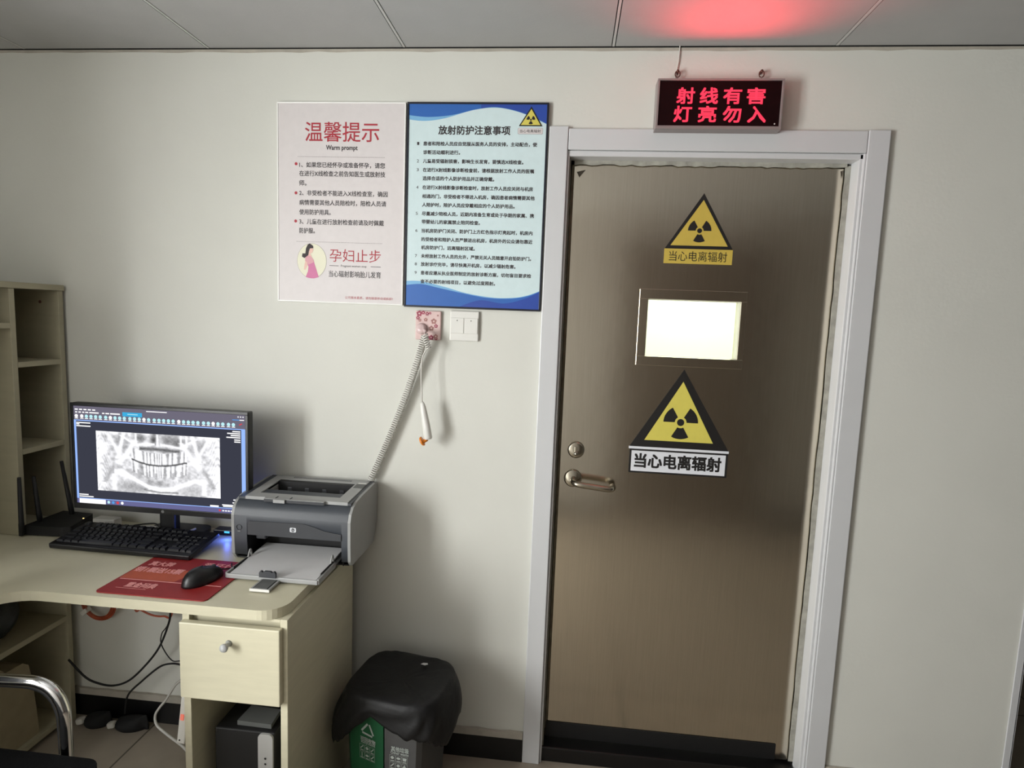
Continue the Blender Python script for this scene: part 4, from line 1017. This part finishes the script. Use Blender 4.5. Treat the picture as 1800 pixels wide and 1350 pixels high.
mb.prism([(-0.5925, DZT + 0.016), (-0.5925, DZT + 0.028), (-0.5895, DZT + 0.0325), (-0.5855, DZT + 0.0325), (-0.583, DZT + 0.0295), (-0.578, DZT + 0.033), (-0.562, DZT + 0.033), (-0.557, DZT + 0.0295), (-0.5545, DZT + 0.0325), (-0.5505, DZT + 0.0325), (-0.5475, DZT + 0.028), (-0.5475, DZT + 0.016)], XZ(tyF - 0.004), -0.003, 0.004, CHARD)
mb.build('paper_stop', tr)
mb = MB(); mb.box(-0.5890, -0.5380, tyF - 0.058, tyF - 0.002, DZT + 0.004, DZT + 0.0095, SILVD, 0.001); mb.box(-0.581, -0.546, tyF - 0.054, tyF - 0.004, DZT + 0.0095, DZT + 0.0105, SOFTG)
mb.box(-0.583, -0.5815, tyF - 0.055, tyF - 0.004, DZT + 0.0095, DZT + 0.0102, BLACKM); mb.box(-0.5455, -0.544, tyF - 0.055, tyF - 0.004, DZT + 0.0095, DZT + 0.0102, BLACKM); mb.box(-0.5895, -0.5375, tyF - 0.060, tyF - 0.0575, DZT + 0.003, DZT + 0.0098, WHITEP, 0.0005)
mb.build('tray_extension', tr)
for x in (X0 + 0.03, X1 - 0.03):
    for y in (yF + 0.03, yB - 0.06):
        mb = MB(); mb.lathe([(0.008, DZT + 0.0004), (0.008, zB + 0.001)], BLACKM, (x, y, 0), 'Z', 12); mb.build('rubber_foot', pr)

# ------------------------------------------------------------------ router, adapter, hub and cables on the desk
s = thing('wifi_router', 'black router with upright antennas on the desk left of monitor', 'router', (-1.40, -0.13, DZT))
mb = MB(); mb.prism([(-1.434, -0.194), (-1.316, -0.186), (-1.296, -0.172), (-1.325, -0.055), (-1.434, -0.050)], XY(0), DZT + 0.003, DZT + 0.031, BLACKM); rb = mb.build('router_body', s, bevmod=0.004)
for (a, b) in (((-1.428, -0.205, DZT + 0.006), (-1.422, -0.210, 0.895)), ((-1.420, -0.150, DZT + 0.028), (-1.425, -0.160, 0.885)), ((-1.385, -0.070, DZT + 0.028), (-1.405, -0.080, 0.915))):
    a, b = Vector(a), Vector(b); mb = MB()
    mb.tube([a, a.lerp(b, 0.2), a.lerp(b, 0.22), b], [0.0075, 0.0075, 0.0068, 0.0050], BLACKM, 10); mb.build('antenna', s)
mb = MB(); mb.lathe([(0.0, 0.0), (0.0022, 0.0), (0.0022, 0.002)], glow('router_led', (255, 226, 150), 1.3), (-1.316, -0.104, DZT + 0.031), 'Z', 10); mb.build('status_light', s)
mb = MB(); mb.box(-1.302, -1.228, -0.086, -0.052, DZT + 0.0005, DZT + 0.026, WHITEP, 0.003)
tag(mb.build('power_adapter'), 'white power adapter lying on the desk between router and monitor stand', 'power adapter')
s = thing('usb_hub', 'small black box with blue light behind the keyboard near printer', 'hub', (-0.86, -0.06, DZT))
mb = MB(); mb.box(-0.900, -0.815, -0.080, -0.045, DZT + 0.0005, DZT + 0.018, BLACKP, 0.003); mb.build('hub_case', s)
mb = MB(); mb.box(-0.862, -0.846, -0.082, -0.0802, DZT + 0.010, DZT + 0.015, glow('hub_blue_led', (80, 190, 255), 1.5)); mb.build('blue_light', s)
pl = bpy.data.lights.new('hub_glow', 'POINT'); pl.energy = 0.10; pl.color = (0.08, 0.16, 1.0); pl.shadow_soft_size = 0.006
po = bpy.data.objects.new('hub_glow', pl); COL.objects.link(po); po.parent = s; po.location = (0.025, -0.052, 0.018)
def cable(name, pts, r, m, label, cat='cable', n=8):
    mb = MB(); mb.tube(smooth_path(pts, n), r, m, 8); return tag(mb.build(name), label, cat)
z = DZT
cable('coiled_cable', [(-1.150, -0.100, z + 0.004), (-1.195, -0.085, z + 0.004), (-1.150, -0.062, z + 0.010), (-1.090, -0.080, z + 0.022), (-1.060, -0.115, z + 0.020), (-1.110, -0.118, z + 0.018), (-1.170, -0.105, z + 0.005)], 0.0022, BLACKM, 'black cable looped on the desk behind the keyboard')
cable('bundled_cable', [(-1.14, -0.088, z + 0.012), (-1.08, -0.105, z + 0.022), (-1.030, -0.125, z + 0.020), (-1.000, -0.135, z + 0.016), (-0.965, -0.125, z + 0.018), (-0.955, -0.085, z + 0.018)], 0.0035, WHITEC, 'pale grey cable bundled at the foot of the monitor stand')
cable('curved_cable', [(-0.840, -0.055, z + 0.016), (-0.805, -0.050, z + 0.060), (-0.775, -0.045, z + 0.030), (-0.755, -0.045, z + 0.004)], 0.0030, BLACKM, 'black cable arching down behind the left side of the printer')

# ------------------------------------------------------------------ under the desk
mb = MB(); cx, cz, cy = -1.340, 0.424, -0.030
for k in range(9):
    rr = 0.050 + 0.0028 * (k % 5); yy = cy + 0.004 * (k // 3) - 0.004 + 0.001 * (k % 2)
    P = [(cx + (rr + 0.002 * math.sin(3 * R(a) + k)) * math.cos(R(a)), yy, cz + rr * math.sin(R(a))) for a in range(0, 360, 10)]
    mb.tube(P, 0.0018, ORNGC, 6, closed=True)
s = thing('cable_coil', 'coil of thin orange cable hanging on the wall under the desk', 'cable', (cx, cy, cz)); mb.build('coiled_wire', s)
mb = MB(); mb.box(-1.4000, -1.3760, -0.041, -0.019, 0.382, 0.398, WHITEP, 0.002, 2, Matrix.Translation((-1.388, 0, 0.39)) @ Matrix.Rotation(R(-40), 4, 'Y') @ Matrix.Translation((1.388, 0, -0.39))); mb.build('white_tie', s)
cable('hanging_cable', [(-1.240, -0.03, 0.683), (-1.215, -0.03, 0.43), (-1.190, -0.03, 0.412), (-1.150, -0.03, 0.397), (-1.110, -0.03, 0.397), (-1.080, -0.03, 0.412), (-1.06, -0.03, 0.60), (-1.055, -0.03, 0.683)], 0.0032, ORNGC, 'orange cable sagging just below the desk edge near the pedestal')
cable('drooping_cable', [(-1.436, -0.055, 0.228), (-1.373, -0.06, 0.175), (-1.325, -0.06, 0.157), (-1.272, -0.06, 0.155), (-1.215, -0.06, 0.180), (-1.155, -0.06, 0.240), (-1.107, -0.06, 0.305), (-1.075, -0.06, 0.380), (-1.064, -0.06, 0.430), (-1.058, -0.06, 0.55), (-1.06, -0.06, 0.68)], 0.0034, BLACKM, 'thick black cable drooping in a deep curve below the desk')
cable('thin_cable', [(-1.062, -0.055, 0.68), (-1.070, -0.055, 0.42), (-1.100, -0.055, 0.35), (-1.101, -0.055, 0.31), (-1.068, -0.055, 0.262), (-1.032, -0.055, 0.263), (-0.95, -0.055, 0.27), (-0.80, -0.055, 0.28)], 0.0018, BLACKM, 'thin black cable crossing the thick one and running behind the pedestal')
cable('rising_cable', [(-1.235, -0.06, 0.060), (-1.222, -0.06, 0.126), (-1.170, -0.06, 0.182), (-1.109, -0.06, 0.236), (-1.070, -0.06, 0.252), (-1.032, -0.06, 0.252), (-0.95, -0.06, 0.235), (-0.80, -0.06, 0.22)], 0.0032, BLACKM, 'black cable rising from the dark plug to the pedestal')
cable('white_cord', [(-1.000, -0.10, 0.23), (-1.033, -0.09, 0.200), (-1.072, -0.08, 0.140), (-1.100, -0.075, 0.105), (-1.112, -0.08, 0.080), (-1.100, -0.09, 0.055), (-1.060, -0.10, 0.035), (-0.98, -0.13, 0.02), (-0.90, -0.18, 0.012)], 0.0042, WHITEC, 'white cord curving from the pedestal down to the floor')
cable('short_cable', [(-1.015, -0.07, 0.684), (-1.010, -0.07, 0.46), (-1.005, -0.07, 0.42), (-1.003, -0.07, 0.39), (-0.95, -0.06, 0.34), (-0.80, -0.056, 0.33)], 0.0042, BLACKM, 'short black cable hanging beside the drawer front')
# two dark plugs / shoes by the baseboard
for (x, y, ln, dz, lab) in ((-1.350, -0.046, 0.090, 0.0, 'black shoe with pale tip by the baseboard, nearer the bookcase'), (-1.230, -0.046, 0.110, 0.0, 'black shoe with pale tip by the baseboard, nearer the pedestal')):
    s = thing('black_shoe', lab, 'shoe', (x, y, 0), 0, 'black shoes under the desk')
    mb = MB(); vs = []; fs = []; nu, nv = 14, 18
    for j in range(nv + 1):
        t = j / nv; wv = 0.030 * (math.sin(math.pi * min(1, t * 1.1 + 0.06)) ** 0.5 * (1 - 0.15 * t)) + 0.003; hv = 0.022 + 0.030 * t
        for i in range(nu):
            p = 2 * math.pi * i / nu
            vs.append((-ln * 0.4 + ln * t, wv * math.cos(p), max(0.0005, 0.012 + hv * math.sin(p) * (0.8 if j not in (0, nv) else 0.3))))
    for j in range(nv):
        for i in range(nu): fs.append((j * nu + i, j * nu + (i + 1) % nu, (j + 1) * nu + (i + 1) % nu, (j + 1) * nu + i))
    fs.append(tuple(range(nu))); fs.append(tuple(nv * nu + i for i in range(nu))[::-1])
    mb.add(vs, fs, SHOE, True); mb.build('shoe_body', s, local=True)
    mb = MB(); mb.box(-ln * 0.4 - 0.014, -ln * 0.4 + 0.012, -0.028, -0.006, 0.020, 0.040, WHITEC, 0.006, 3, Matrix.Rotation(R(-16), 4, 'Y')); mb.build('pale_tip', s, local=True)
# power strip leaning on the pedestal
s = thing('power_strip', 'white power strip with glowing red switch leaning on the pedestal', 'power strip', (-0.745, -0.44, 0.38))
T = Matrix.Translation((-0.7365, -0.452, 0.385)) @ Matrix.Rotation(R(7), 4, 'Y')
mb = MB(); mb.box(-0.0135, 0.0080, -0.020, 0.020, -0.066, 0.080, WHITEP, 0.003, 2, T)
mb.lathe([(0.0, -0.0006), (0.0022, -0.0006), (0.0022, 0.0)], BLACKM, (-0.0060, -0.020, -0.056), 'Y', 10, T); mb.build('strip_body', s)
mb = MB(); mb.box(-0.009, 0.000, -0.0225, -0.0200, 0.000, 0.016, mat('red_rocker', (236, 150, 130), 0.3, noise=0.02, emit=(240, 70, 50), estr=0.35), 0.001, 2, T); mb.build('red_switch', s)
# computer tower inside the pedestal
s = thing('computer_tower', 'black computer tower with a silver front strip inside the pedestal', 'computer', (-0.59, -0.30, 0))
mb = MB(); mb.box(-0.672, -0.512, -0.445, -0.12, 0.008, 0.355, BLACKM, 0.004); mb.build('tower_case', s)
mb = MB(); mb.prism(rrect(-0.5535, -0.5145, 0.01, 0.3535, 0.012), XZ(-0.4452), 0, 0.006, TOWERS)
ft = XZ(-0.4514)
for zz in (0.288, 0.273): poly(mb, circ(-0.534, zz, 0.003, n=14), BLACKM, ft, 0.0003)
poly(mb, [(-0.5375, 0.238), (-0.5305, 0.238), (-0.5305, 0.260), (-0.5375, 0.260)], BLACKM, ft, 0.0003)
mb.build('silver_front_strip', s)
mb = MB(); mb.lathe([(0.0, 0.0), (0.012, 0.0), (0.012, 0.0075)], BLACKM, (-0.62, -0.40, 0.0004), 'Z', 12); mb.build('tower_foot', s)
mb = MB()
vs = [(-0.620, -0.430, 0.3556), (-0.528, -0.432, 0.3556), (-0.532, -0.372, 0.3556), (-0.616, -0.368, 0.3556)]; vs += [(x, y, q + 0.012) for x, y, q in vs]
mb.add(vs, [(0, 3, 2, 1), (4, 5, 6, 7), (0, 1, 5, 4), (1, 2, 6, 5), (2, 3, 7, 6), (3, 0, 4, 7)], SOFTG)
tag(mb.build('grey_card_box'), 'flat grey card lying on top of the computer tower', 'card')

# ------------------------------------------------------------------ waste bin with black liner
bn = thing('waste_bin', 'green and grey two-part recycling bin on the floor beside the desk', 'waste bin', (-0.252, -0.205, 0), R(-9))
BH = 0.34
gx = [(-0.128, 0.100), (-0.132, -0.075), (-0.118, -0.090), (-0.0035, -0.110), (-0.0035, 0.100)]
kx = [(0.0005, 0.100), (0.0005, -0.110), (0.094, -0.105), (0.106, -0.090), (0.106, 0.100)]
def taper(pts, m, nm):
    mb = MB(); n = len(pts); vs = [(u * 0.90 - 0.0, v * 0.90, 0.0005) for u, v in pts] + [(u, v, BH) for u, v in pts]
    mb.add(vs, [list(range(n))[::-1], list(range(n, 2 * n))] + [(i, (i + 1) % n, n + (i + 1) % n, n + i) for i in range(n)], m); return mb
def on_face(a, b):
    a, b = Vector(a), Vector(b)
    nrm = Vector(((b - a).y, -(b - a).x)).normalized(); L = (b - a).length
    def fn(u, v, d):   # u along the face from a (metres), v height, d out of it
        k = 0.90 + 0.10 * v / BH
        p = (a + (b - a) * (u / L)) * k + nrm * (d + 0.0012)
        return Vector((p.x, p.y, v))
    return fn
mb = taper(gx, GREEN, 'g'); fg = on_face(gx[2], gx[3])
def icons(mb, fn, u0, v0, kinds):
    for k in range(6):
        a = u0 + (k % 3) * 0.0185; b = v0 - (k // 3) * 0.0225
        for q in ((a, a + 0.0165, b, b + 0.0006), (a, a + 0.0165, b + 0.0196, b + 0.0202), (a, a + 0.0006, b, b + 0.0202), (a + 0.0159, a + 0.0165, b, b + 0.0202)):
            poly(mb, [(q[0], q[2]), (q[1], q[2]), (q[1], q[3]), (q[0], q[3])], BINPR, fn, 0.0003)
        poly(mb, [(a + 0.003, b + 0.002), (a + 0.0135, b + 0.002), (a + 0.0135, b + 0.0042), (a + 0.003, b + 0.0042)], BINPR, fn, 0.0003)
        c = (a + 0.008, b + 0.012); t = kinds[k]
        if t == 'o': pts = circ(c[0], c[1], 0.005, 0.0045, 14)
        elif t == 'e': pts = circ(c[0], c[1], 0.006, 0.0035, 14)
        elif t == 'l': pts = [(c[0] - 0.0015, c[1] - 0.006), (c[0] + 0.0015, c[1] - 0.006), (c[0] + 0.0012, c[1] + 0.006), (c[0] - 0.0012, c[1] + 0.006)]
        elif t == 'd': pts = [(c[0] - 0.006, c[1] - 0.004), (c[0] - 0.004, c[1] - 0.006), (c[0] + 0.005, c[1] + 0.003), (c[0] + 0.006, c[1] + 0.006), (c[0] + 0.003, c[1] + 0.005)]
        elif t == 'b': pts = [(c[0] - 0.006, c[1] + 0.004), (c[0] - 0.0045, c[1] - 0.005), (c[0] + 0.0045, c[1] - 0.005), (c[0] + 0.006, c[1] + 0.004)]
        else: pts = [(c[0], c[1] + 0.006), (c[0] - 0.006, c[1] - 0.003), (c[0], c[1] - 0.006), (c[0] + 0.006, c[1] - 0.003)]
        poly(mb, pts, BINPR, fn, 0.0003)
text(mb, '可回收物', BINPR, 0.038, 0.090, 0.243, 0.0145, fg, 0.02, 0.0004); text(mb, 'Recyclable', BINPR, 0.040, 0.089, 0.2325, 0.0085, fg, 0.015, 0.0004)
for k in range(3):
    a = R(90 + 120 * k); c = (0.064, 0.273)
    p1 = (c[0] + 0.022 * math.cos(a), c[1] + 0.020 * math.sin(a)); p2 = (c[0] + 0.022 * math.cos(a + R(105)), c[1] + 0.020 * math.sin(a + R(105)))
    dx, dy = p2[0] - p1[0], p2[1] - p1[1]; q = math.hypot(dx, dy); nx_, ny_ = -dy / q * 0.0028, dx / q * 0.0028
    poly(mb, [(p1[0] - nx_, p1[1] - ny_), (p2[0] - nx_, p2[1] - ny_), (p2[0] + nx_, p2[1] + ny_), (p1[0] + nx_, p1[1] + ny_)], BINPR, fg, 0.0003)
icons(mb, fg, 0.034, 0.2055, 'dodled'); mb.build('green_compartment', bn, local=True)
mb = taper(kx, GREYB, 'k'); fk = on_face(kx[1], kx[2])
text(mb, '其他垃圾', BINPR, 0.020, 0.073, 0.243, 0.0145, fk, 0.02, 0.0004); text(mb, 'Other waste', BINPR, 0.019, 0.073, 0.2315, 0.0085, fk, 0.015, 0.0004)
icons(mb, fk, 0.016, 0.2040, 'oebdot'); mb.build('grey_compartment', bn, local=True)
# bin liner pulled over the rim: draped sheet with ragged hem
mb = MB()
nth = 120; rn = random.Random(11)
amp = [(rn.randint(3, 16), rn.uniform(0, 6.28), rn.uniform(0.2, 1)) for _ in range(10)]
def wr(th, s_): return sum(a * math.sin(k * th + p + 2.3 * s_) for k, p, a in amp) / 5
def hem(th):
    x = math.cos(th); y = math.sin(th)       # y<0 front
    base = 0.245 + 0.012 * wr(th, 3)
    if y < 0:
        u = math.degrees(math.atan2(x, -y))   # 0 = front, negative = left
        base = float(np.interp(u, [-110, -75, -48, -34, -22, -10, -3, 3, 14, 30, 44, 60, 90], [0.205, 0.205, 0.222, 0.246, 0.272, 0.308, 0.332, 0.306, 0.292, 0.286, 0.290, 0.268, 0.235])) + 0.005 * wr(th * 3, 1)
    return base
def sup(th, a, b, e=0.5):
    c, d = math.cos(th), math.sin(th); return a * abs(c) ** e * (1 if c >= 0 else -1), b * abs(d) ** e * (1 if d >= 0 else -1)
levels = [(0.02, 0.376, 0), (0.3, 0.378, 0.002), (0.6, 0.381, 0.004), (0.82, 0.384, 0.004), (0.93, 0.384, 0.003), (0.985, 0.379, 0.003), (1.01, 0.366, 0.005)]
vs = []; fs = []; NL = len(levels) + 9
for li in range(NL):
    for k in range(nth):
        th = 2 * math.pi * k / nth
        if li < len(levels):
            sc_, z, am = levels[li]; x, y = sup(th, 0.140, 0.122); x *= sc_; y *= sc_
            vs.append((x, y, z + am * wr(th, li)))
        else:
            t = (li - len(levels) + 1) / 9; zh = hem(th); z = 0.366 + (zh - 0.366) * t
            bul = 1.015 + (0.13 - 0.10 * max(0, -math.sin(th))) * math.sin(math.pi * min(1, t * 0.62)) ** 0.8 - 0.05 * max(0, t - 0.7)
            left = 0.030 * max(0, -math.cos(th)) * math.sin(math.pi * min(1, t * 0.7)) if True else 0
            x, y = sup(th, 0.140, 0.122); k_ = bul + 0.045 * wr(th, t * 2.2) * min(1, t * 2.5)
            vs.append((x * k_ - left, y * k_, z + 0.003 * wr(th * 2, t)))
for li in range(NL - 1):
    for k in range(nth): fs.append((li * nth + k, li * nth + (k + 1) % nth, (li + 1) * nth + (k + 1) % nth, (li + 1) * nth + k))
fs.append(tuple(range(nth)))
mb.add(vs, fs, BAG, True)
lin_o = mb.build('bin_liner', bn, local=True)
sm = lin_o.modifiers.new('thickness', 'SOLIDIFY'); sm.thickness = 0.0015; sm.offset = -1
mb = MB(); poly(mb, [(0.030, 0.062), (0.036, 0.071), (0.048, 0.073), (0.052, 0.067), (0.045, 0.060)], PAPER, lambda u, v, d: Vector((u, v, 0.3895)), 0); mb.build('white_spot', bn, local=True)  # white spot laid on top of the liner

# ------------------------------------------------------------------ chair at the lower left
ch = thing('visitor_chair', 'black seat chair with bent chrome tube arm at lower left', 'chair', (-1.05, -0.93, 0))
mb = MB(); mb.prism(rrect(-1.285, -0.755, -1.165, -0.700, 0.035), XY(0), 0.405, 0.456, FABR); mb.build('seat', ch, bevmod=0.012)
mb = MB(); mb.box(-1.325, -1.285, -1.15, -0.72, 0.52, 0.92, FABR, 0.015); mb.build('backrest', ch)
for y in (-0.680, -1.185):
    mb = MB()
    P = smooth_path([(-1.31, y, 0.80), (-1.305, y, 0.68), (-1.285, y, 0.612), (-1.22, y, 0.593), (-1.10, y, 0.595), (-0.985, y, 0.602), (-0.920, y, 0.602), (-0.885, y, 0.585), (-0.866, y, 0.550), (-0.862, y, 0.50), (-0.860, y, 0.30), (-0.850, y, 0.08), (-0.855, y, 0.030), (-0.90, y, 0.0125), (-1.0, y, 0.0125), (-1.28, y, 0.0125)], 7)
    mb.tube(P, 0.0120, CHROME, 14); af = mb.build('arm_frame', ch)
    mb = MB(); Q = [p + Vector((-0.011, 0.004, -0.011)) for p in P if p.x > -1.26 and p.z > 0.43]
    mb.tube(Q, 0.0095, BLACKM, 10); mb.build('arm_pad', af)
for x in (-0.96, -1.20):
    mb = MB(); mb.tube([(x, -1.185, 0.393), (x, -0.680, 0.393)], 0.008, CHROME, 10); mb.build('cross_tube', ch)
